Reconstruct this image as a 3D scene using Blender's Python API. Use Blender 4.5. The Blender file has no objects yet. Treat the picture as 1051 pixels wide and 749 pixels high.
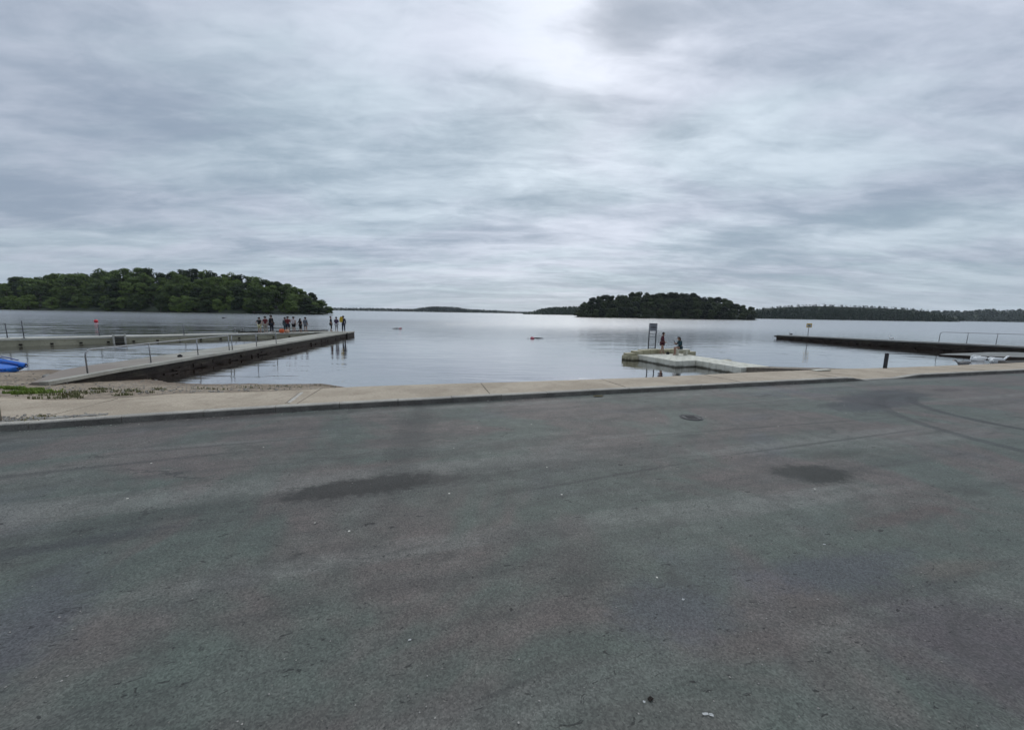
import bpy, bmesh, math, random
from mathutils import Vector, Matrix, noise
R = math.radians
random.seed(7)
sc = bpy.context.scene
col = sc.collection

# ------------------------------------------------------------------ camera
PW, PH, F = 1051.0, 749.0, 390.0
CAM = Vector((0, 0, 1.6))
cam = bpy.data.cameras.new('camera')
cam.sensor_width = 36.0
cam.lens = 36.0 * F / PW
cam.clip_end = 20000
cam.clip_start = 0.05
co = bpy.data.objects.new('camera', cam)
col.objects.link(co)
CM = Matrix.Rotation(R(90 - 7.85), 4, 'X') @ Matrix.Rotation(R(0.945), 4, 'Z')
co.matrix_world = Matrix.Translation(CAM) @ CM
sc.camera = co
CR = CM.to_3x3()


def ray(px, py):
    return (CR @ Vector((px - PW / 2, -(py - PH / 2), -F))).normalized()


def gp(px, py, z):
    """the ground point (at height z) seen at a pixel of the photograph"""
    d = ray(px, py)
    t = (z - CAM.z) / d.z
    return CAM + d * t


def pt(px, py, Y):
    d = ray(px, py)
    return CAM + d * (Y / d.y)


WZ = -1.40           # water level
# ------------------------------------------------------------------ materials
MATS = {}


class NT:
    def __init__(s, name):
        s.m = bpy.data.materials.new(name)
        s.m.use_nodes = True
        s.t = s.m.node_tree
        s.n = s.t.nodes
        s.b = s.n['Principled BSDF']

    def new(s, typ, **kw):
        nd = s.n.new(typ)
        for k, v in kw.items():
            setattr(nd, k, v)
        return nd

    def link(s, a, b):
        s.t.links.new(a, b)

    def val(s, sock, v):
        if hasattr(v, 'is_output') or isinstance(v, bpy.types.NodeSocket):
            s.link(v, sock)
        else:
            sock.default_value = v

    def pos(s):
        return s.new('ShaderNodeNewGeometry').outputs['Position']

    def obj(s):
        return s.new('ShaderNodeTexCoord').outputs['Object']

    def mapping(s, vec, scale=(1, 1, 1), rot=(0, 0, 0), loc=(0, 0, 0), typ='POINT'):
        m = s.new('ShaderNodeMapping', vector_type=typ)
        s.link(vec, m.inputs[0])
        m.inputs['Location'].default_value = loc
        m.inputs['Rotation'].default_value = rot
        m.inputs['Scale'].default_value = scale
        return m.outputs[0]

    def noise(s, vec, scale=1.0, detail=4.0, rough=0.55, dist=0.0, out='Fac'):
        n = s.new('ShaderNodeTexNoise')
        s.link(vec, n.inputs['Vector'])
        n.inputs['Scale'].default_value = scale
        n.inputs['Detail'].default_value = detail
        n.inputs['Roughness'].default_value = rough
        n.inputs['Distortion'].default_value = dist
        return n.outputs[out]

    def voro(s, vec, scale, out='Distance', rand=1.0):
        n = s.new('ShaderNodeTexVoronoi')
        s.link(vec, n.inputs['Vector'])
        n.inputs['Scale'].default_value = scale
        n.inputs['Randomness'].default_value = rand
        return n.outputs[out]

    def mr(s, v, a, b, c=0.0, d=1.0, smooth=True):
        n = s.new('ShaderNodeMapRange', interpolation_type='SMOOTHSTEP' if smooth else 'LINEAR')
        s.val(n.inputs['Value'], v)
        n.inputs['From Min'].default_value = a
        n.inputs['From Max'].default_value = b
        n.inputs['To Min'].default_value = c
        n.inputs['To Max'].default_value = d
        return n.outputs['Result']

    def math(s, op, a, b=0.0, c=0.0, clamp=False):
        n = s.new('ShaderNodeMath', operation=op, use_clamp=clamp)
        s.val(n.inputs[0], a)
        s.val(n.inputs[1], b)
        s.val(n.inputs[2], c)
        return n.outputs[0]

    def mix(s, fac, a, b, blend='MIX'):
        n = s.new('ShaderNodeMix', data_type='RGBA', blend_type=blend)
        s.val(n.inputs[0], fac)
        for sock, v in ((n.inputs[6], a), (n.inputs[7], b)):
            if isinstance(v, bpy.types.NodeSocket):
                s.link(v, sock)
            else:
                sock.default_value = (*v, 1) if len(v) == 3 else v
        return n.outputs[2]

    def bump(s, h, strength=0.3, dist=0.02, normal=None):
        b = s.new('ShaderNodeBump')
        s.val(b.inputs['Strength'], strength)
        b.inputs['Distance'].default_value = dist
        s.link(h, b.inputs['Height'])
        if normal is not None:
            s.link(normal, b.inputs['Normal'])
        return b.outputs[0]

    def out(s, color=None, rough=None, normal=None, spec=None):
        if color is not None:
            s.val(s.b.inputs['Base Color'], color if isinstance(color, bpy.types.NodeSocket) else (*color, 1))
        if rough is not None:
            s.val(s.b.inputs['Roughness'], rough)
        if normal is not None:
            s.link(normal, s.b.inputs['Normal'])
        if spec is not None:
            s.b.inputs['Specular IOR Level'].default_value = spec
        MATS[s.m.name] = s.m
        return s.m


def plain(name, c, rough=0.6, var=0.25, scale=8.0, bump=0.0, metal=0.0, world=False):
    t = NT(name)
    p = t.pos() if world else t.obj()
    n = t.noise(p, scale, 5, 0.6)
    f = t.mr(n, 0.3, 0.7)
    c1 = tuple(x * (1 - var) for x in c)
    c2 = tuple(min(1, x * (1 + var)) for x in c)
    t.b.inputs['Metallic'].default_value = metal
    t.out(t.mix(f, c1, c2), rough, t.bump(n, bump, 0.02) if bump else None)
    return t.m


ANG = math.atan2(7.0, 22.25)     # direction of the kerb


def road_mat():
    t = NT('asphalt')
    P = t.pos()
    Q = t.mapping(P, rot=(0, 0, -ANG))
    # two tones of worn asphalt
    big = t.noise(Q, 0.55, 4, 0.6, 0.6)
    big2 = t.noise(t.mapping(Q, loc=(13, 7, 0), scale=(0.7, 1.3, 1)), 0.9, 5, 0.65, 0.8)
    c = t.mix(t.mr(big, 0.43, 0.57), (0.080, 0.099, 0.089), (0.107, 0.093, 0.090))
    c = t.mix(t.mr(big2, 0.42, 0.72, 0, 0.65), c, (0.125, 0.130, 0.126))
    vio = t.noise(t.mapping(Q, loc=(3, 31, 0)), 0.5, 3, 0.5, 0.5)
    c = t.mix(t.mr(vio, 0.55, 0.72, 0, 0.75), c, (0.084, 0.091, 0.106))
    # streaks along the driving direction
    st = t.noise(t.mapping(Q, scale=(0.16, 2.2, 1)), 1.0, 6, 0.62, 0.5)
    c = t.mix(t.mr(st, 0.48, 0.68, 0, 0.6), c, (0.050, 0.052, 0.052))
    st2 = t.noise(t.mapping(Q, scale=(0.1, 1.5, 1), loc=(5, 9, 0)), 1.0, 5, 0.6, 0.3)
    c = t.mix(t.mr(st2, 0.50, 0.70, 0, 0.6), c, (0.165, 0.17, 0.165))
    # patchy wear, mid frequency
    mid = t.noise(P, 4.5, 6, 0.7)
    c = t.mix(t.mr(mid, 0.38, 0.66), t.mix(0.30, c, (0.03, 0.03, 0.03)), c)
    # ---- single stains: (px, py, rx, ry, rot, colour, strength, edge)
    wob = t.noise(P, 2.3, 5, 0.7)
    wob2 = t.noise(P, 14.0, 4, 0.7)
    spots = [
        (375, 499, 0.78, 0.22, ANG + 0.05, (0.021, 0.020, 0.019), 0.84, 0.40),
        (440, 493, 0.50, 0.16, ANG, (0.024, 0.023, 0.022), 0.5, 0.55),
        (833, 486, 0.46, 0.26, 0.1, (0.018, 0.020, 0.018), 0.9, 0.38),
        (860, 466, 0.55, 0.14, 0.3, (0.03, 0.035, 0.03), 0.5, 0.6),
        (170, 528, 1.25, 0.16, ANG + 0.12, (0.032, 0.034, 0.034), 0.42, 0.7),
        (60, 560, 0.8, 0.10, ANG + 0.12, (0.028, 0.03, 0.036), 0.5, 0.7),
        (425, 440, 0.28, 2.6, 0.15, (0.035, 0.037, 0.037), 0.50, 0.8),
        (905, 409, 2.0, 0.55, ANG + 0.25, (0.032, 0.035, 0.044), 0.75, 0.35),
        (875, 417, 0.8, 0.35, ANG, (0.024, 0.027, 0.032), 0.65, 0.3),
        (972, 400, 0.55, 0.17, ANG, (0.04, 0.028, 0.03), 0.65, 0.4),
        (708, 447, 0.25, 0.09, ANG, (0.028, 0.028, 0.03), 0.5, 0.5),
        (690, 625, 0.42, 0.26, 0.2, (0.066, 0.070, 0.086), 0.6, 0.6),
        (860, 585, 0.75, 0.20, 0.2, (0.060, 0.064, 0.080), 0.65, 0.6),
        (1010, 660, 0.6, 0.45, 0.2, (0.062, 0.054, 0.066), 0.6, 0.7),
        (20, 640, 0.30, 0.6, 0.6, (0.064, 0.064, 0.084), 0.55, 0.7),
        (265, 428, 2.0, 0.14, ANG, (0.025, 0.025, 0.026), 0.5, 0.7),
        (470, 414, 1.2, 0.10, ANG, (0.02, 0.02, 0.022), 0.55, 0.6),
        (520, 707, 0.20, 0.014, ANG + 0.1, (0.03, 0.031, 0.031), 0.5, 0.8),
        (860, 452, 2.6, 0.035, ANG + .02, (0.03, 0.03, 0.032), 0.5, 0.7),
        (640, 486, 1.6, 0.03, ANG + .08, (0.03, 0.03, 0.032), 0.4, 0.7),
        (800, 437, 3.0, 0.03, ANG - .05, (0.03, 0.03, 0.032), 0.5, 0.7),
        (250, 455, 1.8, 0.035, ANG + .05, (0.03, 0.03, 0.032), 0.4, 0.7),
        (90, 480, 1.6, 0.05, ANG + .1, (0.035, 0.035, 0.037), 0.5, 0.7),
        (560, 545, 0.5, 0.16, ANG, (0.045, 0.043, 0.043), 0.55, 0.7),
        (600, 590, 0.35, 0.18, 0.9, (0.045, 0.043, 0.043), 0.45, 0.7),
        (930, 530, 0.7, 0.10, ANG, (0.085, 0.062, 0.062), 0.6, 0.6),
        (780, 660, 0.28, 0.10, 0.2, (0.085, 0.068, 0.066), 0.5, 0.7),
        (975, 583, 0.4, 0.10, 0.2, (0.11, 0.095, 0.085), 0.5, 0.7),
        (150, 468, 1.4, 0.16, ANG + 0.1, (0.13, 0.125, 0.12), 0.35, 0.8),
    ]
    for (px, py, rx, ry, ro, cc, k, e) in spots:
        w = gp(px, py, 0)
        v = t.mapping(P, loc=(w.x, w.y, 0), rot=(0, 0, ro), scale=(rx, ry, 1e3), typ='TEXTURE')
        ln = t.new('ShaderNodeVectorMath', operation='LENGTH')
        t.link(v, ln.inputs[0])
        d = t.math('MULTIPLY_ADD', wob, 0.9, ln.outputs['Value'])
        d = t.math('MULTIPLY_ADD', wob2, 1.0, d)
        d = t.math('SUBTRACT', d, 0.25)
        c = t.mix(t.mr(d, 1.7 - e, 1.7 + e * 0.3, k, 0.0), c, cc)
    # tyre arcs at the right
    for (cx, cy, r, wd, k) in ((9.35, 6.2, 1.85, 0.055, 0.75), (9.2, 5.2, 2.9, 0.055, 0.6)):
        v = t.mapping(P, loc=(-cx, -cy, 0), scale=(1, 1, 0))
        ln = t.new('ShaderNodeVectorMath', operation='LENGTH')
        t.link(v, ln.inputs[0])
        a = t.math('ABSOLUTE', t.math('SUBTRACT', t.math('MULTIPLY_ADD', wob, 0.15, ln.outputs['Value']), r + 0.07))
        sx = t.new('ShaderNodeSeparateXYZ')
        t.link(v, sx.inputs[0])
        half = t.mr(sx.outputs['X'], 0.2, -0.8, 0, 1)
        c = t.mix(t.math('MULTIPLY', t.mr(a, wd, wd * 2.2, k, 0), half), c, (0.03, 0.032, 0.036))
    # fine grain
    ag = t.voro(P, 140.0, 'Color')
    gr = t.new('ShaderNodeSeparateColor')
    t.link(ag, gr.inputs[0])
    c = t.mix(0.75, c, t.mix(t.mr(gr.outputs[0], 0, 1, smooth=False), (0.55, 0.55, 0.55), (1.4, 1.4, 1.4)), 'MULTIPLY')
    fn = t.noise(P, 62, 4, 0.7)
    c = t.mix(1.0, c, t.mix(t.mr(fn, 0.32, 0.68), (0.80, 0.80, 0.80), (1.16, 1.16, 1.16)), 'MULTIPLY')
    # small dark pits
    pit = t.noise(t.mapping(Q, scale=(0.7, 1.6, 1)), 17, 3, 0.6, 1.2)
    c = t.mix(t.mr(pit, 0.645, 0.70, 0, 0.8), c, (0.012, 0.012, 0.012))
    # hairline cracks
    dv = t.new('ShaderNodeTexVoronoi', feature='DISTANCE_TO_EDGE')
    wv = t.new('ShaderNodeVectorMath', operation='MULTIPLY_ADD')
    t.link(t.noise(P, 1.6, 5, 0.65, out='Color'), wv.inputs[0])
    wv.inputs[1].default_value = (0.9, 0.9, 0)
    t.link(Q, wv.inputs[2])
    t.link(t.mapping(wv.outputs[0], scale=(0.28, 0.7, 1)), dv.inputs['Vector'])
    dv.inputs['Scale'].default_value = 1.0
    cm = t.mr(t.noise(t.mapping(P, loc=(8, 3, 0)), 0.7, 3, 0.5), 0.56, 0.66, 0, 0.6)
    c = t.mix(t.math('MULTIPLY', t.mr(dv.outputs['Distance'], 0.002, 0.007, 1, 0), cm), c, (0.018, 0.018, 0.018))
    # worn, blotchy binder
    bl = t.noise(t.mapping(Q, scale=(0.8, 1.7, 1), loc=(2, 8, 0)), 1.7, 7, 0.72, 0.9)
    c = t.mix(t.mr(bl, 0.52, 0.66, 0, 0.42), c, (0.040, 0.041, 0.040))
    # sparse pale droppings / chips
    vd = t.voro(P, 2.9)
    c = t.mix(t.mr(vd, 0.022, 0.03, 0.85, 0.0), c, (0.55, 0.55, 0.52))
    fleck = t.noise(t.mapping(Q, scale=(0.55, 1.5, 1), rot=(0, 0, 0.4)), 42, 2, 0.5, 0.8)
    c = t.mix(t.mr(fleck, 0.69, 0.74, 0, 0.8), c, (0.010, 0.010, 0.010))
    lf = t.noise(t.mapping(P, loc=(4, 4, 0)), 60, 2, 0.5)
    c = t.mix(t.mr(lf, 0.70, 0.76, 0, 0.45), c, (0.24, 0.23, 0.21))
    c = t.mix(1.0, c, (1.19, 1.14, 1.05), 'MULTIPLY')
    h = t.math('ADD', t.math('MULTIPLY', gr.outputs[0], 0.6), t.math('MULTIPLY', fn, 0.8))
    h = t.math('SUBTRACT', h, t.mr(pit, 0.62, 0.74, 0, 1.2))
    t.out(c, t.mr(big2, 0.3, 0.7, 0.62, 0.78), t.bump(h, 0.4, 0.004), 0.38)
    return t.m


def concrete(name, a, b, scale=1.0, stain=(0.12, 0.11, 0.10), grain=60, bumpd=0.006, dirt=0.5):
    t = NT(name)
    P = t.pos()
    n1 = t.noise(P, 0.9 * scale, 5, 0.6, 0.4)
    n2 = t.noise(P, 5.0 * scale, 6, 0.7)
    n3 = t.noise(P, grain, 4, 0.75)
    c = t.mix(t.mr(n1, 0.36, 0.64), a, b)
    c = t.mix(t.mr(n2, 0.50, 0.75, 0, dirt), c, stain)
    c = t.mix(1.0, c, t.mix(t.mr(n3, 0.3, 0.7), (0.75, 0.75, 0.75), (1.2, 1.2, 1.2)), 'MULTIPLY')
    h = t.math('ADD', n2, t.math('MULTIPLY', n3, 0.6))
    t.out(c, 0.85, t.bump(h, 0.5, bumpd), 0.3)
    return t.m


def pier_wall_mat():
    t = NT('wet_mossy_concrete')
    P = t.pos()
    n1 = t.noise(t.mapping(P, scale=(1, 1, 2.5)), 1.4, 6, 0.7, 0.5)
    n2 = t.noise(P, 9, 5, 0.7)
    sx = t.new('ShaderNodeSeparateXYZ')
    t.link(P, sx.inputs[0])
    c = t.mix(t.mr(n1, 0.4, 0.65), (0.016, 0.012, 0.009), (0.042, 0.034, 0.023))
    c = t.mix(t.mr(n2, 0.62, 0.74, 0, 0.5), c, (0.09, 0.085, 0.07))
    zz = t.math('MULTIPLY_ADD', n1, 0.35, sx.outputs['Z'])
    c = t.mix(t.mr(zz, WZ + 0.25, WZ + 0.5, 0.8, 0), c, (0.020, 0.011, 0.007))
    t.out(c, 0.7, t.bump(t.math('ADD', n1, n2), 0.6, 0.04), 0.3)
    return t.m


def beach_mat():
    t = NT('gravel_beach')
    P = t.pos()
    n1 = t.noise(P, 0.7, 5, 0.65, 0.6)
    n2 = t.noise(P, 6, 6, 0.72)
    v = t.voro(P, 16, 'Color')
    s = t.new('ShaderNodeSeparateColor')
    t.link(v, s.inputs[0])
    c = t.mix(t.mr(n1, 0.35, 0.65), (0.215, 0.168, 0.12), (0.315, 0.255, 0.19))
    c = t.mix(t.mr(n2, 0.45, 0.75, 0, 0.6), c, (0.12, 0.10, 0.08))
    c = t.mix(0.7, c, t.mix(s.outputs[0], (0.45, 0.45, 0.45), (1.5, 1.5, 1.5)), 'MULTIPLY')
    sx = t.new('ShaderNodeSeparateXYZ')
    t.link(P, sx.inputs[0])
    wet = t.mr(sx.outputs['Z'], WZ + 0.04, WZ + 0.22, 0.55, 0)
    c = t.mix(wet, c, (0.11, 0.075, 0.05))
    h = t.math('ADD', t.math('MULTIPLY', s.outputs[0], 0.7), n2)
    t.out(c, 0.85, t.bump(h, 0.8, 0.03), 0.3)
    return t.m


def water_mat():
    t = NT('lake_water')
    P = t.pos()
    sep = t.new('ShaderNodeSeparateXYZ')
    t.link(P, sep.inputs[0])
    X, Y = sep.outputs['X'], sep.outputs['Y']
    # wind: choppy patch beyond the bathing pier, smoother water in the lee of the shore
    lo = t.noise(t.mapping(P, scale=(0.014, 0.05, 1)), 1.0, 5, 0.6, 0.6)
    chop = t.math('MULTIPLY', t.mr(X, 0, -35, 0, 1), t.mr(Y, 26, 40, 0, 1))
    chop = t.math('MULTIPLY', chop, t.mr(Y, 150, 90, 0, 1))
    pool = t.math('MULTIPLY', t.mr(X, -15.5, -18, 0, 1), t.mr(Y, 44, 38, 0, 1))
    open_ = t.mr(Y, 24, 95, 0, 1)
    amp = t.math('MULTIPLY_ADD', open_, 0.55, t.mr(lo, 0.35, 0.68, 0.05, 0.20))
    amp = t.math('MULTIPLY_ADD', pool, 0.16, amp)
    amp = t.math('MULTIPLY', amp, t.mr(chop, 0, 1, 1, 0.25, False))
    w0 = t.noise(t.mapping(P, scale=(0.055, 0.16, 1), rot=(0, 0, 0.1)), 1.0, 3, 0.6, 0.5)
    w1 = t.noise(t.mapping(P, scale=(0.22, 0.75, 1), rot=(0, 0, 0.12)), 1.0, 3, 0.5, 0.4)
    w2 = t.noise(t.mapping(P, scale=(0.8, 2.6, 1), rot=(0, 0, -0.1)), 1.0, 4, 0.55, 0.3)
    w3 = t.noise(t.mapping(P, scale=(3.2, 8.0, 1), rot=(0, 0, 0.2)), 1.0, 3, 0.5)
    h = t.math('ADD', t.math('MULTIPLY', w1, 0.30), t.math('MULTIPLY', w2, 0.085))
    h = t.math('MULTIPLY_ADD', w3, 0.012, h)
    h = t.math('MULTIPLY_ADD', t.math('MULTIPLY', w0, chop), 5.0, h)
    h = t.math('MULTIPLY_ADD', t.math('MULTIPLY', w1, chop), 1.2, h)
    b = t.bump(h, amp, 0.8)
    rough = t.mr(Y, 18, 110, 0.03, 0.22)
    t.b.inputs['IOR'].default_value = 1.6
    t.out((0.020, 0.013, 0.009), rough, b, 0.5)
    gl = t.new('ShaderNodeBsdfGlossy')
    gl.inputs['Color'].default_value = (0.95, 0.96, 0.97, 1)
    t.link(rough, gl.inputs['Roughness'])
    t.link(b, gl.inputs['Normal'])
    mx = t.new('ShaderNodeMixShader')
    t.link(t.mr(chop, 0, 1, 0.45, 0.12, False), mx.inputs[0])
    t.link(t.b.outputs[0], mx.inputs[1])
    t.link(gl.outputs[0], mx.inputs[2])
    t.link(mx.outputs[0], t.n['Material Output'].inputs['Surface'])
    return t.m


def leaf_mat(name, a, b, hue=0.0):
    t = NT(name)
    oi = t.new('ShaderNodeObjectInfo')
    P = t.pos()
    n = t.noise(P, 0.35, 4, 0.6)
    n2 = t.noise(P, 2.0, 3, 0.6)
    f = t.math('ADD', t.math('MULTIPLY', n, 0.8), t.math('MULTIPLY', oi.outputs['Random'], 0.85))
    c = t.mix(t.mr(f, 0.40, 1.15), a, b)
    c = t.mix(t.mr(n2, 0.35, 0.7, 0.35, 0.0), c, (0.012, 0.018, 0.008))
    t.b.inputs['Transmission Weight'].default_value = 0.0
    t.out(c, 0.75, None, 0.2)
    return t.m


M_road = road_mat()
M_path = concrete('path_concrete', (0.335, 0.275, 0.205), (0.425, 0.355, 0.27), 1.1, (0.22, 0.165, 0.12), 45, 0.006, 0.55)
M_kerbst = concrete('kerb_concrete', (0.32, 0.295, 0.255), (0.42, 0.39, 0.335), 1.5, (0.13, 0.13, 0.125), 80)
M_deck = concrete('deck_concrete', (0.30, 0.285, 0.245), (0.40, 0.385, 0.33), 0.8, (0.20, 0.18, 0.15), 40)
def sandy_deck():
    m = concrete('sandy_deck_concrete', (0.30, 0.285, 0.245), (0.40, 0.385, 0.33), 0.8, (0.20, 0.18, 0.15), 40)
    t = NT.__new__(NT)
    t.m, t.t, t.n, t.b = m, m.node_tree, m.node_tree.nodes, m.node_tree.nodes['Principled BSDF']
    old = t.b.inputs['Base Color'].links[0].from_socket
    P = t.pos()
    sx = t.new('ShaderNodeSeparateXYZ')
    t.link(P, sx.inputs[0])
    y = t.math('MULTIPLY_ADD', t.noise(P, 0.9, 5, 0.65), 7.0, sx.outputs['Y'])
    t.val(t.b.inputs['Base Color'], t.mix(t.mr(y, 18.5, 24, 0.9, 0), old, (0.235, 0.195, 0.165)))
    return m


M_deckp = sandy_deck()
M_deck2 = concrete('walkway_concrete', (0.42, 0.41, 0.36), (0.52, 0.50, 0.43), 0.6, (0.22, 0.2, 0.16), 40)
M_wface = concrete('walkway_face', (0.34, 0.32, 0.23), (0.43, 0.40, 0.29), 0.7, (0.16, 0.14, 0.10), 30)
M_wall = pier_wall_mat()
M_beach = beach_mat()
M_water = water_mat()
M_metal = plain('galvanised_steel', (0.27, 0.275, 0.28), 0.45, 0.2, 12, metal=0.6)
M_darkmetal = plain('dark_painted_steel', (0.07, 0.075, 0.085), 0.5, 0.25, 15)
M_bark = plain('bark', (0.075, 0.06, 0.045), 0.9, 0.35, 4, 0.4)
M_leafA = leaf_mat('broadleaf_foliage', (0.015, 0.032, 0.008), (0.125, 0.185, 0.035))
M_leafB = leaf_mat('island_foliage', (0.010, 0.019, 0.007), (0.050, 0.070, 0.020))
M_leafC = leaf_mat('conifer_foliage', (0.018, 0.034, 0.020), (0.040, 0.062, 0.032))
M_hill = plain('wooded_soil', (0.022, 0.032, 0.014), 0.95, 0.4, 0.08, world=True)
M_grass = leaf_mat('grass_blades', (0.10, 0.18, 0.025), (0.22, 0.30, 0.06))
M_drygrass = leaf_mat('dry_weed', (0.13, 0.15, 0.06), (0.27, 0.24, 0.13))
M_float = plain('float_plastic', (0.62, 0.60, 0.51), 0.6, 0.06, 3, 0.1)
def float_mat(name, a, b):
    t = NT(name)
    P = t.pos()
    n = t.noise(P, 2.2, 5, 0.6)
    sx = t.new('ShaderNodeSeparateXYZ')
    t.link(P, sx.inputs[0])
    z = t.math('MULTIPLY_ADD', n, 0.16, sx.outputs['Z'])
    c = t.mix(t.mr(n, .35, .65), a, b)
    c = t.mix(t.mr(t.noise(P, 9, 5, .7), .58, .74, 0, .35), c, (.20, .18, .12))
    c = t.mix(t.mr(z, WZ + .11, WZ + .22, 0.85, 0), c, (.035, .032, .018))
    t.out(c, .6, t.bump(n, .1, .02), .3)
    return t.m


M_float = float_mat('float_plastic', (.56, .54, .45), (.66, .64, .55))
M_floatd = float_mat('tan_float_plastic', (.36, .325, .21), (.46, .42, .29))
M_floatd0 = plain('weathered_tan_plastic', (0.40, 0.365, 0.24), 0.6, 0.2, 4, 0.2)
M_wood = plain('weathered_timber', (0.20, 0.165, 0.125), 0.85, 0.3, 9, 0.3)
M_blackpost = plain('black_post_paint', (0.02, 0.02, 0.024), 0.5, 0.3, 12)
M_stone = plain('stone', (0.26, 0.245, 0.22), 0.9, 0.35, 6, 0.4)
M_brownstone = plain('brown_stone', (0.17, 0.13, 0.10), 0.9, 0.35, 6, 0.4)
M_blue = plain('blue_plastic', (0.010, 0.15, 0.62), 0.35, 0.12, 4)
M_navy = plain('navy_plastic', (0.01, 0.035, 0.22), 0.4, 0.15, 4)
M_black = plain('black_rubber', (0.015, 0.015, 0.017), 0.6, 0.2, 10)
M_orange = plain('orange_fabric', (0.72, 0.13, 0.035), 0.6, 0.15, 9)
M_peach = plain('peach_fabric', (0.62, 0.36, 0.24), 0.7, 0.15, 9)
M_red = plain('red_buoy_plastic', (0.75, 0.03, 0.05), 0.4, 0.1, 5)
M_white = plain('white_feathers', (0.85, 0.85, 0.83), 0.8, 0.08, 14)
M_greyf = plain('grey_brown_feathers', (0.20, 0.19, 0.18), 0.85, 0.35, 10)
M_beak = plain('orange_beak', (0.6, 0.2, 0.04), 0.5, 0.1, 20)
M_board = plain('grey_sign_board', (0.30, 0.31, 0.34), 0.5, 0.1, 8)
M_boarddk = plain('dark_sign_print', (0.02, 0.022, 0.03), 0.5, 0.1, 8)
M_yellow = plain('yellow_sign_face', (0.62, 0.40, 0.06), 0.5, 0.1, 8)
M_paleprint = plain('pale_sign_print', (0.5, 0.5, 0.48), 0.5, 0.1, 8)
M_iron = plain('cast_iron', (0.035, 0.035, 0.037), 0.6, 0.3, 20, 0.2, metal=0.3)
M_paper = plain('white_paper', (0.75, 0.75, 0.73), 0.8, 0.06, 20)
M_leafdry = plain('dead_leaf', (0.16, 0.12, 0.03), 0.8, 0.4, 20)
M_skin = plain('skin', (0.34, 0.20, 0.145), 0.6, 0.08, 10)
M_eye = plain('eye_dark', (0.02, 0.015, 0.012), 0.3, 0.1, 10)
CLOTH = {}


def cloth(name, c):
    if name not in CLOTH:
        CLOTH[name] = plain(name, c, 0.85, 0.2, 14, 0.2)
    return CLOTH[name]


# ------------------------------------------------------------------ mesh helpers
def tag(o, label=None, cat=None, group=None, kind=None):
    if label: o['label'] = label
    if cat: o['category'] = cat
    if group: o['group'] = group
    if kind: o['kind'] = kind
    return o


def link_mesh(name, me, mats, parent=None, loc=None):
    o = bpy.data.objects.new(name, me)
    col.objects.link(o)
    if not isinstance(mats, (list, tuple)):
        mats = [mats]
    for m in mats:
        if m is not None and m.name not in [x.name for x in me.materials if x]:
            me.materials.append(m)
    if parent: o.parent = parent
    if loc is not None: o.location = loc
    return o


def build(name, bm, mats, parent=None, loc=None, smooth=False):
    me = bpy.data.meshes.new(name)
    bm.normal_update()
    if smooth:
        for f in bm.faces: f.smooth = True
    bm.to_mesh(me)
    bm.free()
    return link_mesh(name, me, mats, parent, loc)


def empty(name, loc, rz=0.0, scale=None):
    o = bpy.data.objects.new(name, None)
    o.empty_display_size = 0.2
    col.objects.link(o)
    o.location = loc
    o.rotation_euler = (0, 0, rz)
    if scale is not None: o.scale = scale if hasattr(scale, '__len__') else (scale,) * 3
    return o


def box(bm, c, s, rot=None, bevel=0.0, mi=0):
    """box centred at c with full sizes s"""
    t = bmesh.new()
    bmesh.ops.create_cube(t, size=1.0)
    bmesh.ops.scale(t, vec=s, verts=t.verts)
    if bevel:
        bmesh.ops.bevel(t, geom=t.edges[:], offset=bevel, segments=2, affect='EDGES', profile=0.7)
    mtx = Matrix.Translation(c)
    if rot is not None: mtx = mtx @ rot.to_4x4()
    t.transform(mtx)
    merge(bm, t, mi)


def merge(bm, t, mi=0):
    vm = {}
    for v in t.verts: vm[v] = bm.verts.new(v.co)
    for f in t.faces:
        try:
            nf = bm.faces.new([vm[v] for v in f.verts])
            nf.material_index = mi
            nf.smooth = f.smooth
        except ValueError:
            pass
    t.free()


def tube(bm, pts, rad, n=8, mi=0, caps=True):
    pts = [Vector(p) for p in pts]
    if not hasattr(rad, '__len__'): rad = [rad] * len(pts)
    rings = []
    up = Vector((0, 0, 1))
    prev = None
    for i, p in enumerate(pts):
        d = (pts[min(i + 1, len(pts) - 1)] - pts[max(i - 1, 0)]).normalized()
        if prev is None:
            a = d.cross(up)
            if a.length < 1e-3: a = d.cross(Vector((1, 0, 0)))
        else:
            a = prev - d * prev.dot(d)
        a.normalize()
        prev = a
        b = d.cross(a)
        rings.append([bm.verts.new(p + (a * math.cos(2 * math.pi * k / n) + b * math.sin(2 * math.pi * k / n)) * rad[i]) for k in range(n)])
    for r0, r1 in zip(rings, rings[1:]):
        for k in range(n):
            f = bm.faces.new((r0[k], r0[(k + 1) % n], r1[(k + 1) % n], r1[k]))
            f.material_index = mi
            f.smooth = True
    if caps:
        for r in (rings[0][::-1], rings[-1]):
            f = bm.faces.new(r)
            f.material_index = mi


def ball(bm, c, s, mi=0, u=12, v=8, rot=None):
    t = bmesh.new()
    bmesh.ops.create_uvsphere(t, u_segments=u, v_segments=v, radius=1.0)
    bmesh.ops.scale(t, vec=s, verts=t.verts)
    m = Matrix.Translation(c)
    if rot is not None: m = m @ rot.to_4x4()
    t.transform(m)
    for f in t.faces: f.smooth = True
    merge(bm, t, mi)


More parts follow.
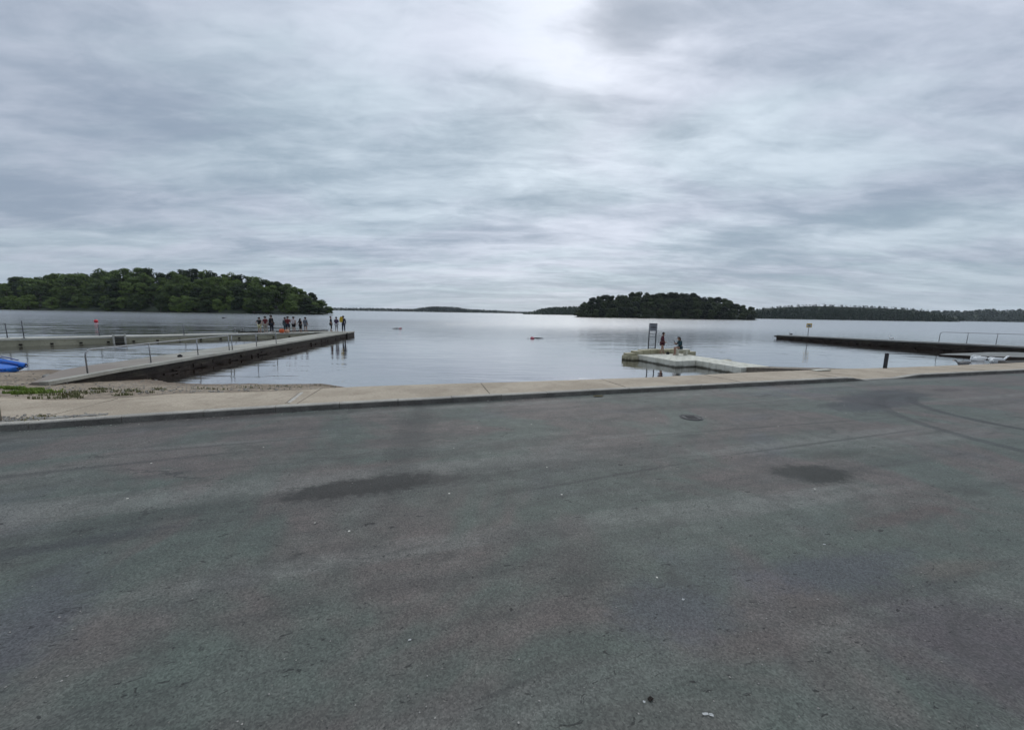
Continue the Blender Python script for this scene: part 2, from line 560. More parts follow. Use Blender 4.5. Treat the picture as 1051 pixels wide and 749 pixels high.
def prism(bm, poly, z0, z1, mi_top=0, mi_side=0, bottom=True):
    """poly: list of (x, y) or (x, y, ztop)"""
    top = [bm.verts.new((p[0], p[1], p[2] if len(p) > 2 else z1)) for p in poly]
    bot = [bm.verts.new((p[0], p[1], z0)) for p in poly]
    f = bm.faces.new(top); f.material_index = mi_top
    if bottom:
        f = bm.faces.new(bot[::-1]); f.material_index = mi_side
    n = len(poly)
    for i in range(n):
        f = bm.faces.new((top[i], bot[i], bot[(i + 1) % n], top[(i + 1) % n]))
        f.material_index = mi_side
    bmesh.ops.recalc_face_normals(bm, faces=bm.faces[:])


def copy_tree(o, parent=None):
    c = o.copy()
    col.objects.link(c)
    c.parent = parent
    for ch in o.children: copy_tree(ch, c)
    return c


def rotz(a): return Matrix.Rotation(a, 3, 'Z')


# ------------------------------------------------------------------ kerb line, path, road
ST = [(0, 443, 408), (60, 439, 411), (120, 434.6, 409), (180, 430.4, 404), (275, 424, 402), (342, 420.2, 398),
      (380, 418, 396.3), (460, 413.3, 393.8), (525, 409.7, 392), (637, 403.6, 388.3), (700, 400.3, 385.6), (766, 396.8, 382.2),
      (845, 392.6, 379.2), (880, 390.8, 378.1), (909, 389.3, 377.5), (950, 387.3, 376), (1051, 382.3, 372)]
PBZ = 0.05
KH = 0.095
kb = [gp(a, b, 0.0) for a, b, c in ST]
pb = [gp(a, c, PBZ) for a, b, c in ST]
kd = Vector((math.cos(ANG), math.sin(ANG), 0))
kn = Vector((-math.sin(ANG), math.cos(ANG), 0))
# straighten: keep the front line smooth, then run on past the picture on both sides
kb = [kb[0] - kd * 60, kb[0] - kd * 6] + kb + [kb[-1] + kd * 8, kb[-1] + kd * 90]
pb = [pb[0] - kd * 58 - kn * 0.3, pb[0] - kd * 5.5 - kn * 0.2] + pb + [pb[-1] + kd * 8, pb[-1] + kd * 90]


def interp_line(line, s):
    """line: list of Vectors, s: distance along kd from the origin"""
    for a, b in zip(line, line[1:]):
        sa, sb = a.dot(kd), b.dot(kd)
        if sa <= s <= sb:
            return a.lerp(b, (s - sa) / max(1e-6, sb - sa))
    return line[-1].copy() if s > line[-1].dot(kd) else line[0].copy()


S0, S1 = kb[0].dot(kd), kb[-1].dot(kd)
sd0, sd1 = gp(884, 390.6, 0).dot(kd), gp(928, 388.4, 0).dot(kd)     # dropped stretch


def kerb_h(s):
    t0 = min(1, max(0, (s - (sd0 - 0.35)) / 0.5))
    t1 = min(1, max(0, ((sd1 + 0.6) - s) / 0.9))
    return KH - (KH - 0.018) * min(t0, t1)


# road: one sheet reaching far behind the camera, up to the kerb foot
bm = bmesh.new()
far = [(-140, -160), (160, -160)]
front = [bm.verts.new((p.x, p.y + 0.02, 0)) for p in kb]
v0, v1 = bm.verts.new((kb[0].x, -160, 0)), bm.verts.new((kb[-1].x, -160, 0))
bm.faces.new([v0, v1] + front[::-1])
bmesh.ops.triangulate(bm, faces=bm.faces[:])
for f in bm.faces:
    if f.normal.z < 0: f.normal_flip()
tag(build('road', bm, M_road), kind='structure')

# kerb stones with fine joints
bm = bmesh.new()
s = S0 + 20
L = 0.915
wk = 0.13
while s < S1 - 40:
    n = 4 if (sd0 - 1.5 < s < sd1 + 1.5) else 1
    a, b = s + 0.004, s + L - 0.004
    secs = []
    jit = random.uniform(-0.004, 0.004)
    for i in range(n + 1):
        ss = a + (b - a) * i / n
        p = interp_line(kb, ss) + kn * jit
        h = kerb_h(ss) + jit * 0.5
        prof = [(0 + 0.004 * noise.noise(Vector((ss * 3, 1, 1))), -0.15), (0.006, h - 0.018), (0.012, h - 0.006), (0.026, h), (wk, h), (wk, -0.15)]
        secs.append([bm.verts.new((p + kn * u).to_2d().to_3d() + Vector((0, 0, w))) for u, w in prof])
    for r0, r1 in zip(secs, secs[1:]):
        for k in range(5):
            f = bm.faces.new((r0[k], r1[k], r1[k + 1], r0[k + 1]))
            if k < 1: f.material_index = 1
    bm.faces.new(secs[0])
    bm.faces.new(secs[-1][::-1])
    s += L
bmesh.ops.recalc_face_normals(bm, faces=bm.faces[:])
tag(build('kerb', bm, [M_kerbst, concrete('shaded_dirty_kerb_face', (0.135, 0.125, 0.11), (0.20, 0.187, 0.165), 2.5, (0.06, 0.055, 0.05), 60)]), kind='structure')  # front face darker: backlit shade painted into the colour, plus splash dirt

# path behind the kerb: subdivided strip, slightly uneven, with a quay face down to the lake
bm = bmesh.new()
rows = []
s = S0 + 5
NV = 7
while s < S1 - 5:
    f, b = interp_line(kb, s) + kn * (wk + 0.003), interp_line(pb, s)
    h = kerb_h(s) - 0.006
    r = []
    for j in range(NV):
        t = j / (NV - 1)
        p = f.lerp(b, t)
        z = h + (PBZ - h) * t + (noise.noise(Vector((p.x * 0.8, p.y * 0.8, 3))) * 0.012 if 0 < j < NV - 1 else 0)
        r.append(bm.verts.new((p.x, p.y, z)))
    e = r[-1].co
    nz = noise.noise(Vector((s * 0.9, 0, 5))) * 0.03
    r[-1].co = e + kn * nz
    r.append(bm.verts.new(r[-1].co + kn * 0.02 + Vector((0, 0, -0.03))))
    r.append(bm.verts.new(r[-1].co + kn * 0.03 + Vector((0, 0, -2.2))))
    rows.append(r)
    s += 0.4 if -14 < s < 26 else 3.0
for r0, r1 in zip(rows, rows[1:]):
    for k in range(len(r0) - 1):
        f = bm.faces.new((r0[k], r1[k], r1[k + 1], r0[k + 1]))
        f.material_index = 1 if k >= NV else 0
        f.smooth = True
bmesh.ops.recalc_face_normals(bm, faces=bm.faces[:])
for f in bm.faces:
    if f.material_index == 0 and f.normal.z < 0: f.normal_flip()
tag(build('footpath', bm, [M_path, M_wall]), kind='structure')

# cement seams across the path
M_seam = plain('cement_seam', (0.43, 0.395, 0.345), 0.9, 0.15, 20, 0.2)
M_groove = plain('dark_joint', (0.21, 0.18, 0.14), 0.9, 0.3, 20)


def path_z(p):
    s = p.dot(kd)
    f, b = interp_line(kb, s) + kn * wk, interp_line(pb, s)
    t = max(0, min(1, (p - f).dot(kn) / max(0.05, (b - f).dot(kn))))
    h = kerb_h(s) - 0.006
    return h + (PBZ - h) * t


def seam(px0, py0, px1, py1, w, mat, name='path_joint', lift=0.011):
    a, b = (px0, px1) if isinstance(px0, Vector) else (gp(px0, py0, 0.07), gp(px1, py1, 0.06))
    px0 = a.x
    d = (b - a).normalized()
    nn = Vector((-d.y, d.x, 0))
    bm = bmesh.new()
    n = 10
    pr = []
    for i in range(n + 1):
        p = a.lerp(b, i / n)
        ww = w * (1 + 0.5 * noise.noise(Vector((i * 0.7, px0, 0))))
        z = path_z(p) + lift
        pr.append([bm.verts.new((p.x - nn.x * ww, p.y - nn.y * ww, z - 0.012)), bm.verts.new((p.x - nn.x * ww * .7, p.y - nn.y * ww * .7, z)),
                   bm.verts.new((p.x + nn.x * ww * .7, p.y + nn.y * ww * .7, z)), bm.verts.new((p.x + nn.x * ww, p.y + nn.y * ww, z - 0.012))])
    for r0, r1 in zip(pr, pr[1:]):
        for k in range(3): bm.faces.new((r0[k], r1[k], r1[k + 1], r0[k + 1]))
    for f in bm.faces:
        f.normal_update()
        if f.normal.z < 0: f.normal_flip()
    tag(build(name, bm, mat), kind='structure')


seam(296, 414.5, 310, 402.5, 0.035, M_seam, lift=0.006)
seam(293, 414.8, 307, 403, 0.008, M_groove, lift=0.005)

for k in range(9):
    s_ = -7.5 + k * 3.1 + random.uniform(-.3, .3)
    if sd0 - .6 < s_ < sd1 + .8: continue
    a_, b_ = interp_line(kb, s_) + kn * (wk + .02), interp_line(pb, s_ + .12) - kn * .04
    seam(a_, 0, b_, 0, 0.006, M_groove, lift=0.0075)

# ------------------------------------------------------------------ beach
def lerp_tab(tab, x):
    if x <= tab[0][0]: return tab[0][1]
    for (a, b), (c, d) in zip(tab, tab[1:]):
        if x <= c: return b + (d - b) * (x - a) / (c - a)
    return tab[-1][1]


pbt = [(p.x, p.y) for p in pb]
WE = [(-70, 9), (-40, 15.5), (-23, 17.0), (-21.8, 17.9), (-17, 16.6), (-13.2, 14.9), (-10, 15.1), (-8, 15.3), (-6.4, 14.8), (-5.0, 12.9), (-3.6, 10.4), (-2.2, 8.75)]


def beach_z(x, y):
    y0 = lerp_tab(pbt, x)
    yw = lerp_tab(WE, x)
    t = (y - y0) / (yw - y0)
    z = PBZ - 0.02 + (WZ - PBZ) * t
    if t < 0.55: z += 0.05 * math.sin(t / 0.55 * math.pi)
    if t > 1: z = WZ - 0.03 + (WZ - PBZ) * (t - 1) * 0.6 - 0.02
    k = min(1, max(0, t * 6))
    z += k * 0.05 * noise.noise(Vector((x * 0.55, y * 0.55, 1))) + k * 0.022 * noise.noise(Vector((x * 2.3, y * 2.3, 4)))
    return z


bm = bmesh.new()
rows = []
x = -70.0
while x < -1.9:
    y0 = lerp_tab(pbt, x) + 0.012
    yw = lerp_tab(WE, x)
    r = []
    for j in range(45):
        t = j / 34.0
        y = y0 + (yw - y0) * t
        r.append(bm.verts.new((x, y, beach_z(x, y))))
    rows.append(r)
    x += 0.25 if x > -30 else 2.0
for r0, r1 in zip(rows, rows[1:]):
    for k in range(len(r0) - 1):
        f = bm.faces.new((r0[k], r1[k], r1[k + 1], r0[k + 1]))
        f.smooth = True
for f in bm.faces:
    f.normal_update()
    if f.normal.z < 0: f.normal_flip()
tag(build('beach', bm, M_beach), kind='structure')

# lake and lake bed
bm = bmesh.new()
S = 9000
vs = [bm.verts.new(v) for v in ((-S, -200, WZ), (S, -200, WZ), (S, S, WZ), (-S, S, WZ))]
bm.faces.new(vs)
tag(build('lake_water', bm, M_water), kind='structure')

# ------------------------------------------------------------------ grass, weeds, shingle
def blades(name, spots, mat, n, h, spread, kind='stuff', zf=None):
    bm = bmesh.new()
    rr = random.Random(hash(name) % 1000 if False else len(name))
    for (x, y, rx, ry, dens) in spots:
        for i in range(int(n * dens)):
            a, q = rr.uniform(0, 6.283), math.sqrt(rr.random())
            px, py = x + math.cos(a) * q * rx, y + math.sin(a) * q * ry
            # clumpy
            if noise.noise(Vector((px * 2.1, py * 2.1, 9))) < -0.12 + q * 0.25: continue
            z = (zf or beach_z)(px, py) - 0.01
            hh = h * rr.uniform(0.4, 1.2)
            w = rr.uniform(0.006, 0.014)
            th = rr.uniform(0, 6.283)
            le = rr.uniform(0, 0.7) * hh
            dx, dy = math.cos(th), math.sin(th)
            ox, oy = -dy * w, dx * w
            v = [bm.verts.new((px - ox, py - oy, z)), bm.verts.new((px + ox, py + oy, z)),
                 bm.verts.new((px + dx * le * .4 + ox * .7, py + dy * le * .4 + oy * .7, z + hh * .65)), bm.verts.new((px + dx * le * .4 - ox * .7, py + dy * le * .4 - oy * .7, z + hh * .65)),
                 bm.verts.new((px + dx * le, py + dy * le, z + hh))]
            bm.faces.new((v[0], v[1], v[2], v[3]))
            bm.faces.new((v[3], v[2], v[4]))
    return tag(build(name, bm, mat), kind=kind)


def onbeach(px, py):
    """where the sight line meets the beach"""
    d = ray(px, py)
    lo, hi = 4.0, 30.0
    t = lo
    while t < hi:
        p = CAM + d * t
        if p.y > lerp_tab(pbt, p.x) and p.z < beach_z(p.x, p.y): return p
        t += 0.03
    return CAM + d * t


g1, g2, g3, g4 = onbeach(14, 399), onbeach(-25, 400), onbeach(30, 404), onbeach(50, 407)
blades('grass', [(g1.x, g1.y, 1.3, 0.55, 1.0), (g2.x, g2.y, 1.6, 0.7, 1.0), (g3.x, g3.y, 0.9, 0.25, 0.25)], M_grass, 6500, 0.085, 1)
wsp = []
for (px, py, rx, ry, dn) in ((90, 404, .8, .4, 1), (102, 399.5, .35, .25, .8), (115, 406, .4, .2, .7), (62, 406, .8, .3, .7), (30, 407.5, .9, .25, .8),
                             (135, 402, .5, .4, .6), (152, 400, .4, .3, .5), (140, 388, .8, .5, .8), (160, 385, .6, .4, .8), (210, 400, .6, .3, .3), (265, 399, 1.0, .3, .35), (290, 397, 1.0, .3, .3), (330, 396, .6, .3, .3), (12, 412, .6, .12, .3)):
    p = onbeach(px, py)
    wsp.append((p.x, p.y, rx, ry, dn))
blades('weeds', wsp, M_drygrass, 330, 0.075, 1)
# weeds and grit along the back of the kerb
ksp = []
for (px, py, rx, ry, dn) in ((20, 430.5, .5, .10, .6), (60, 427.5, .35, .06, .7), (75, 426.5, .25, .05, 1), (92, 425, .15, .04, .8)):
    p = gp(px, py, 0.09)
    ksp.append((p.x, p.y, rx, ry, dn))
blades('kerb_weeds', ksp, M_drygrass, 110, 0.045, 1, zf=lambda x, y: path_z(Vector((x, y, 0))))


def stones(name, pts, mat, seed=3):
    rr = random.Random(seed)
    bm = bmesh.new()
    for (x, y, z, r) in pts:
        t = bmesh.new()
        bmesh.ops.create_icosphere(t, subdivisions=1, radius=r)
        for v in t.verts:
            v.co *= rr.uniform(0.75, 1.2)
            v.co.z *= 0.6
        t.transform(Matrix.Translation((x, y, z + r * 0.3)) @ Matrix.Rotation(rr.uniform(0, 6), 4, 'Z'))
        merge(bm, t)
    return tag(build(name, bm, mat), kind='stuff')


rr = random.Random(11)
pts = []
for i in range(420):
    px = rr.uniform(-30, 110)
    py = 433.5 - px * 0.07 - abs(rr.gauss(0, 2.2)) * (1.2 if px < 50 else 0.5)
    p = gp(px, py, 0.09)
    if (p - interp_line(kb, p.dot(kd))).dot(kn) < wk + 0.02: continue
    pts.append((p.x, p.y, path_z(p), rr.uniform(0.006, 0.022)))
stones('kerb_grit', pts, M_stone)
pts = []
for i in range(1000):
    px = rr.uniform(-40, 350)
    p = onbeach(px, rr.uniform(384, 404))
    if p.y > 22: continue
    pts.append((p.x, p.y, beach_z(p.x, p.y), rr.uniform(0.008, 0.032)))
stones('shingle', pts, M_stone, 5)
pts = []
for i in range(260):       # loose grit on the asphalt
    p = gp(rr.uniform(-20, 1070), rr.uniform(430, 745), 0)
    pts.append((p.x, p.y, 0, rr.uniform(0.002, 0.0055)))
stones('road_grit', pts, M_stone, 6)

pts = []
for i in range(700):
    s_ = rr.uniform(-10, 24)
    if noise.noise(Vector((s_ * .6, 3, 3))) < -.1: continue
    p = interp_line(kb, s_) - kn * abs(rr.gauss(0, .10))
    pts.append((p.x, p.y, 0, rr.uniform(.003, .012)))
stones('gutter_grit', pts, M_stone, 8)

# two larger stones at the pier foot
for (px, py, w, m, lb) in ((50, 387.5, 0.42, M_stone, 'flat pale grey rock on the beach near the blue kayaks'),
                           (67, 386.5, 0.46, M_brownstone, 'flat brown rock on the beach beside the foot of the pier')):
    p = onbeach(px, py)
    bm = bmesh.new()
    bmesh.ops.create_icosphere(bm, subdivisions=3, radius=0.5)
    for v in bm.verts:
        v.co *= 1 + 0.35 * noise.noise(v.co * 2.2 + Vector((px, 0, 0)))
        v.co.x *= w; v.co.y *= w * 0.7; v.co.z *= 0.20
    o = build('beach_rock', bm, m, None, (p.x, p.y, beach_z(p.x, p.y) + 0.03))
    tag(o, lb, 'rock')

# ------------------------------------------------------------------ left pier
def offset_poly(c, w0s, w1):
    """left/right offsets (metres) of a centre line list of 2D/3D points"""
    out_l, out_r = [], []
    for i, p in enumerate(c):
        d = (Vector(c[min(i + 1, len(c) - 1)][:2]) - Vector(c[max(i - 1, 0)][:2])).normalized()
        n = Vector((-d.y, d.x))
        w0 = w0s[i] if hasattr(w0s, '__len__') else w0s
        out_l.append((p[0] + n.x * w0, p[1] + n.y * w0))
        out_r.append((p[0] - n.x * w1, p[1] - n.y * w1))
    return out_l, out_r


def strip_solid(bm, line, wl, wr, ztop, zbot, mi_top=0, mi_side=0):
    """solid following a line; ztop is a list or a number"""
    l, r = offset_poly(line, wl, wr)
    n = len(line)
    zt = ztop if hasattr(ztop, '__len__') else [ztop] * n
    zb = zbot if hasattr(zbot, '__len__') else [zbot] * n
    A = [bm.verts.new((*l[i], zt[i])) for i in range(n)]
    B = [bm.verts.new((*r[i], zt[i])) for i in range(n)]
    Cc = [bm.verts.new((*l[i], zb[i])) for i in range(n)]
    D = [bm.verts.new((*r[i], zb[i])) for i in range(n)]
    fs = []
    for i in range(n - 1):
        f = bm.faces.new((A[i], B[i], B[i + 1], A[i + 1])); f.material_index = mi_top; fs.append(f)
        for q in ((A[i], A[i + 1], Cc[i + 1], Cc[i]), (B[i + 1], B[i], D[i], D[i + 1]), (D[i], Cc[i], Cc[i + 1], D[i + 1])):
            f = bm.faces.new(q); f.material_index = mi_side; fs.append(f)
    for q in ((A[0], Cc[0], D[0], B[0]), (A[-1], B[-1], D[-1], Cc[-1])):
        f = bm.faces.new(q); f.material_index = mi_side; fs.append(f)
    bmesh.ops.recalc_face_normals(bm, faces=fs)


DZ = -0.85
edge = [gp(50, 392.4, DZ), gp(120, 379.7, DZ), gp(170, 372, DZ), gp(270, 356.4, DZ), gp(330, 346, DZ), gp(363, 340.2, DZ + 0.02)]
# keep it straight: fit between first and last third
e0, e1 = edge[1], edge[5]
edge_s = [edge[0]] + [e0.lerp(e1, t) for t in [i / 24 for i in range(25)]]
wid = [0.5, 1.9] + [2.15] * 24
pier = empty('concrete_pier', (e0.x, e0.y, WZ))
tag(pier, 'long straight concrete pier with a dark mossy side running out from the beach at left', 'pier')
PINV = Matrix.Translation(pier.location).inverted()


def build_under(name, bm, mats, parent, smooth=False):
    bm.transform(Matrix.Translation(-Vector(parent.location)))
    return build(name, bm, mats, parent, None, smooth)


line = [(p.x, p.y) for p in edge_s]
bm = bmesh.new()
zt = [DZ + 0.02 * noise.noise(Vector((i * 0.9, 2, 0))) for i in range(len(line))]
strip_solid(bm, line, wid, -0.26, zt, DZ - 0.17)
bmesh.ops.bevel(bm, geom=[e for e in bm.edges if all(v.co.z > DZ - 0.1 for v in e.verts) and len(e.link_faces) == 2 and abs(e.link_faces[0].normal.z - e.link_faces[1].normal.z) > 0.5], offset=0.025, segments=2, affect='EDGES')
build_under('deck', bm, [M_deckp], pier)
bm = bmesh.new()
strip_solid(bm, line, 0.258, 0.0, [z + 0.02 for z in zt], DZ - 0.10)
build_under('edge_beam', bm, [M_deck], pier)
bm = bmesh.new()
strip_solid(bm, line, 0.2, -0.05, DZ - 0.102, DZ - 0.1715)
build_under('wall_head', bm, [M_wall], pier)
bm = bmesh.new()
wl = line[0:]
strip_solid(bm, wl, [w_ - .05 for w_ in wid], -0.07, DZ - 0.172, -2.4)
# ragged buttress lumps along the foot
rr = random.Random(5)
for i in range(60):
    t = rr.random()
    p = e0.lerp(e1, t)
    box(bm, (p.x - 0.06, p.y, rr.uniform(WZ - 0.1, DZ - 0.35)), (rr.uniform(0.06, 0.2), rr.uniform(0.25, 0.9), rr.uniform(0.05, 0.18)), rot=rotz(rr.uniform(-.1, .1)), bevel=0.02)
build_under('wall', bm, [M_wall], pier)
# a seam of pale planks/step near the end
pe = e1
# ------- walkway closing the pool
wk_pts = [gp(-110, 361, WZ), gp(0, 356.3, WZ), gp(100, 352.3, WZ), gp(180, 348.9, WZ), gp(262, 345.4, WZ), gp(331, 342.9, WZ)]
a, b = wk_pts[1], Vector((e1.x - 2.2, e1.y - 0.3, WZ))
dirw = (b - a).normalized()
wline = [a - dirw * 14 + (b - a) * (i / 30) * 1.0 + dirw * 14 * (i / 30) for i in range(31)]
walk = empty('pool_walkway', (a.x, a.y, WZ))
tag(walk, 'pale concrete walkway closing off the bathing pool behind the long pier', 'walkway')


def wz(i, n): return -0.80 - 0.10 * max(0, (i / (n - 1) - 0.25) / 0.75)


line2 = [(p.x, p.y) for p in wline]
n2 = len(line2)
ztw = [wz(i, n2) for i in range(n2)]
bm = bmesh.new()
strip_solid(bm, line2, 1.7, 0.0, ztw, [z - 0.13 for z in ztw])
build_under('deck', bm, [M_deck2], walk)
bm = bmesh.new()
strip_solid(bm, line2, 1.62, -0.07, [z - 0.132 for z in ztw], [-2.4] * n2)
tot = (wline[-1] - wline[0]).length
nrm = Vector((dirw.y, -dirw.x, 0))
build_under('face', bm, [M_wface], walk)
dm = None
for k in range(int(tot / 1.45)):
    p = wline[0] + dirw * (k * 1.45 + 0.4) + nrm * 0.0
    if dm is None:
        bm = bmesh.new()
        box(bm, (0, 0, 0), (0.16, 0.12, 0.12), rot=rotz(math.atan2(dirw.y, dirw.x)), bevel=0.015)
        dm = bpy.data.meshes.new('drain_hole')
        bm.to_mesh(dm); bm.free(); dm.materials.append(M_wall)
    o = bpy.data.objects.new('drain_hole', dm)
    col.objects.link(o); o.parent = walk
    o.location = Vector((p.x - nrm.x * 0.03, p.y - nrm.y * 0.03, WZ + 0.13)) - Vector(walk.location)
# dark upstand at the far end of the walkway
bm = bmesh.new()
strip_solid(bm, [line2[-8], line2[-5], line2[-1]], 1.68, -1.42, -0.74, -0.86)
build_under('upstand', bm, [M_wall], walk)


def wpt(px, back=0.8):
    """a point on the walkway deck seen in photo column px, `back` metres behind its front edge"""
    best = None
    for i in range(400):
        p = wline[0].lerp(wline[-1], i / 399) - nrm * back
        z = wz(i / 399 * (n2 - 1), n2)
        v = CR.inverted() @ (Vector((p.x, p.y, z)) - CAM)
        q = PW / 2 + F * v.x / -v.z
        if best is None or abs(q - px) < best[0]: best = (abs(q - px), Vector((p.x, p.y, z)))
    return best[1]


# pier end cap (a slightly wider head)
bm = bmesh.new()
ax = (e1 - e0).normalized()
strip_solid(bm, [tuple((e1 - ax * 2.4)[:2]), tuple((e1 + ax * .06)[:2])], 3.4, 0.12, DZ + 0.035, DZ - 0.088)
bmesh.ops.bevel(bm, geom=[e for e in bm.edges if all(v.co.z > DZ - 0.1 for v in e.verts)], offset=0.03, segments=2, affect='EDGES')
build_under('head_deck', bm, [M_deck], pier)
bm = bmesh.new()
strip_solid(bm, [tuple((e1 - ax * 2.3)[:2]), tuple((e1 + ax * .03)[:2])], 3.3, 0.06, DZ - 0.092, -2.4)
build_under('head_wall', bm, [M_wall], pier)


# ------------------------------------------------------------------ railings
def proj(p):
    v = CR.inverted() @ (Vector(p) - CAM)
    return PW / 2 + F * v.x / -v.z, PH / 2 - F * v.y / -v.z


def railing(bases, h, label, bend_first, bend_last, r=0.024, name='pier_railing', tail=0.0):
    root = empty(name, bases[0])
    tag(root, label, 'railing')
    inv = Vector(bases[0])
    loc = [Vector(b) - inv for b in bases]
    for i, b in enumerate(loc):
        if (i == 0 and bend_first) or (i == len(loc) - 1 and bend_last): continue
        bm = bmesh.new()
        tube(bm, [b, b + Vector((0, 0, h - r))], r)
        tube(bm, [b, b + Vector((0, 0, 0.012))], r * 2.4)
        build('post', bm, M_metal, root)
    up = Vector((0, 0, 1))
    pts = []
    if bend_first:
        d = (loc[1] - loc[0]).normalized()
        pts += [loc[0], loc[0] + up * (h - 0.22)] + [loc[0] + up * (h - 0.22) + d * 0.22 * (1 - math.cos(t)) + up * 0.22 * math.sin(t) for t in (0.4, 0.8, 1.2, 1.57)]
    else:
        pts += [loc[0] + up * h]
    pts += [b + up * h for b in loc[1:-1]]
    if bend_last:
        d = (loc[-2] - loc[-1]).normalized()
        pts += [loc[-1] + up * (h - 0.2) + d * 0.2 * (1 - math.cos(t)) + up * 0.2 * math.sin(t) for t in (1.57, 1.2, 0.8, 0.4, 0)] + [loc[-1]]
    else:
        pts += [loc[-1] + up * h]
    bm = bmesh.new()
    tube(bm, pts, r)
    build('rail', bm, M_metal, root)
    return root


railing([gp(90, 383.3, DZ), gp(155, 372.3, DZ), gp(203.3, 364.5, DZ), gp(235.4, 359.6, DZ)], 0.86,
        'galvanised tube railing with a bent end on the beach half of the long pier', True, False)
railing([gp(238.6, 359.3, DZ), gp(263.5, 355.7, DZ), gp(283.6, 353.0, DZ)], 0.86,
        'shorter galvanised tube railing further out on the long pier', False, False)

# thin posts along the walkway
for k, (px, h, back, lb) in enumerate(((7, 1.0, 0.9, 'thin steel post on the walkway, leftmost in the picture'), (25, 1.2, 0.08, 'thin steel post at the front edge of the walkway above the blue kayaks'),
                        (102.6, 0.85, 1.5, 'thin steel post on the walkway just below the red buoy'), (189.6, 0.85, 0.3, 'thin steel post on the walkway halfway between the ladder and the swimmers'))):
    p = wpt(px, back)
    root = empty('steel_post', p)
    tag(root, lb, 'post')
    bm = bmesh.new()
    tube(bm, [(0, 0, 0), (0, 0, h)], 0.028)
    build('pole', bm, M_darkmetal, root)
    bm = bmesh.new()
    box(bm, (0, 0, 0.01), (0.16, 0.16, 0.02), bevel=0.004)
    build('base_plate', bm, M_darkmetal, root)
    bm = bmesh.new()
    tube(bm, [(0, 0, h), (0, 0, h + 0.05)], [0.04, 0.03])
    build('cap', bm, M_darkmetal, root)

# concrete steps / ladder in the walkway face
p = wpt(122.5, 0.0)
root = empty('pool_ladder', (p.x, p.y, p.z), math.atan2(dirw.y, dirw.x))
tag(root, 'pale ladder with dark rungs set against the walkway face', 'ladder')
for sx in (-0.33, 0.33):
    bm = bmesh.new()
    box(bm, (sx, -0.12, -0.20), (0.12, 0.2, 0.75), bevel=0.02)
    build('side_rail', bm, M_deck2, root)
for z in (0.02, -0.16, -0.34, -0.52):
    bm = bmesh.new()
    box(bm, (0, -0.12, z), (0.54, 0.14, 0.06), bevel=0.01)
    build('rung', bm, M_iron, root)
p = wpt(246, 1.5)
root = empty('ladder_handrail', p, math.atan2(dirw.y, dirw.x))
tag(root, 'pair of low steel ladder handrails at the far edge of the walkway', 'handrail')
for sx in (-0.33, 0.33):
    bm = bmesh.new()
    tube(bm, [(sx, 0, 0), (sx, 0, 0.45), (sx, 0.08, 0.52), (sx, 0.22, 0.52), (sx, 0.3, 0.44), (sx, 0.3, -0.5)], 0.022)
    build('hoop', bm, M_metal, root)

# ------------------------------------------------------------------ people
def skin_mesh(verts, edges, radii, sub=1):
    me = bpy.data.meshes.new('tmp')
    me.from_pydata(verts, edges, [])
    o = bpy.data.objects.new('tmp', me)
    col.objects.link(o)
    md = o.modifiers.new('s', 'SKIN')
    md.use_smooth_shade = True
    for i, v in enumerate(me.skin_vertices[0].data):
        rr_ = radii[i]
        v.radius = rr_ if hasattr(rr_, '__len__') else (rr_, rr_)
        v.use_root = (i == 0)
    sm = o.modifiers.new('u', 'SUBSURF')
    sm.levels = sub
    sm.render_levels = sub
    dg = bpy.context.evaluated_depsgraph_get()
    ev = o.evaluated_get(dg)
    out = bpy.data.meshes.new_from_object(ev)
    bpy.data.objects.remove(o)
    bpy.data.meshes.remove(me)
    return out


BASE = dict(pelvis=(0, 0, .93), spine=(0, .01, 1.12), chest=(0, .01, 1.33), neck=(0, 0, 1.49), h0=(0, .015, 1.56), h1=(0, .025, 1.645), h2=(0, .01, 1.72),
            hipL=(-.095, 0, .88), kneeL=(-.105, .02, .49), ankL=(-.11, -.02, .085), toeL=(-.13, .15, .03),
            hipR=(.095, 0, .88), kneeR=(.105, .02, .49), ankR=(.11, -.02, .085), toeR=(.13, .15, .03),
            shL=(-.17, 0, 1.42), elL=(-.23, -.02, 1.14), wrL=(-.24, .06, .90), haL=(-.24, .09, .81),
            shR=(.17, 0, 1.42), elR=(.23, -.02, 1.14), wrR=(.24, .06, .90), haR=(.24, .09, .81))
RAD = dict(pelvis=.135, spine=.115, chest=.13, neck=.055, h0=.075, h1=.1, h2=.07, hip=.088, knee=.058, ank=.04, toe=.036, sh=.062, el=.042, wr=.028, ha=.038)
EDG = [('pelvis', 'spine'), ('spine', 'chest'), ('chest', 'neck'), ('neck', 'h0'), ('h0', 'h1'), ('h1', 'h2')]
for sd in 'LR':
    EDG += [('pelvis', 'hip' + sd), ('hip' + sd, 'knee' + sd), ('knee' + sd, 'ank' + sd), ('ank' + sd, 'toe' + sd),
            ('chest', 'sh' + sd), ('sh' + sd, 'el' + sd), ('el' + sd, 'wr' + sd), ('wr' + sd, 'ha' + sd)]


def chain(J, names, edges, grow, rad):
    idx = {n: i for i, n in enumerate(names)}
    vs = [J[n] for n in names]
    rs = [rad[n] + grow for n in names]
    return skin_mesh(vs, [(idx[a], idx[b]) for a, b in edges], rs, 1)


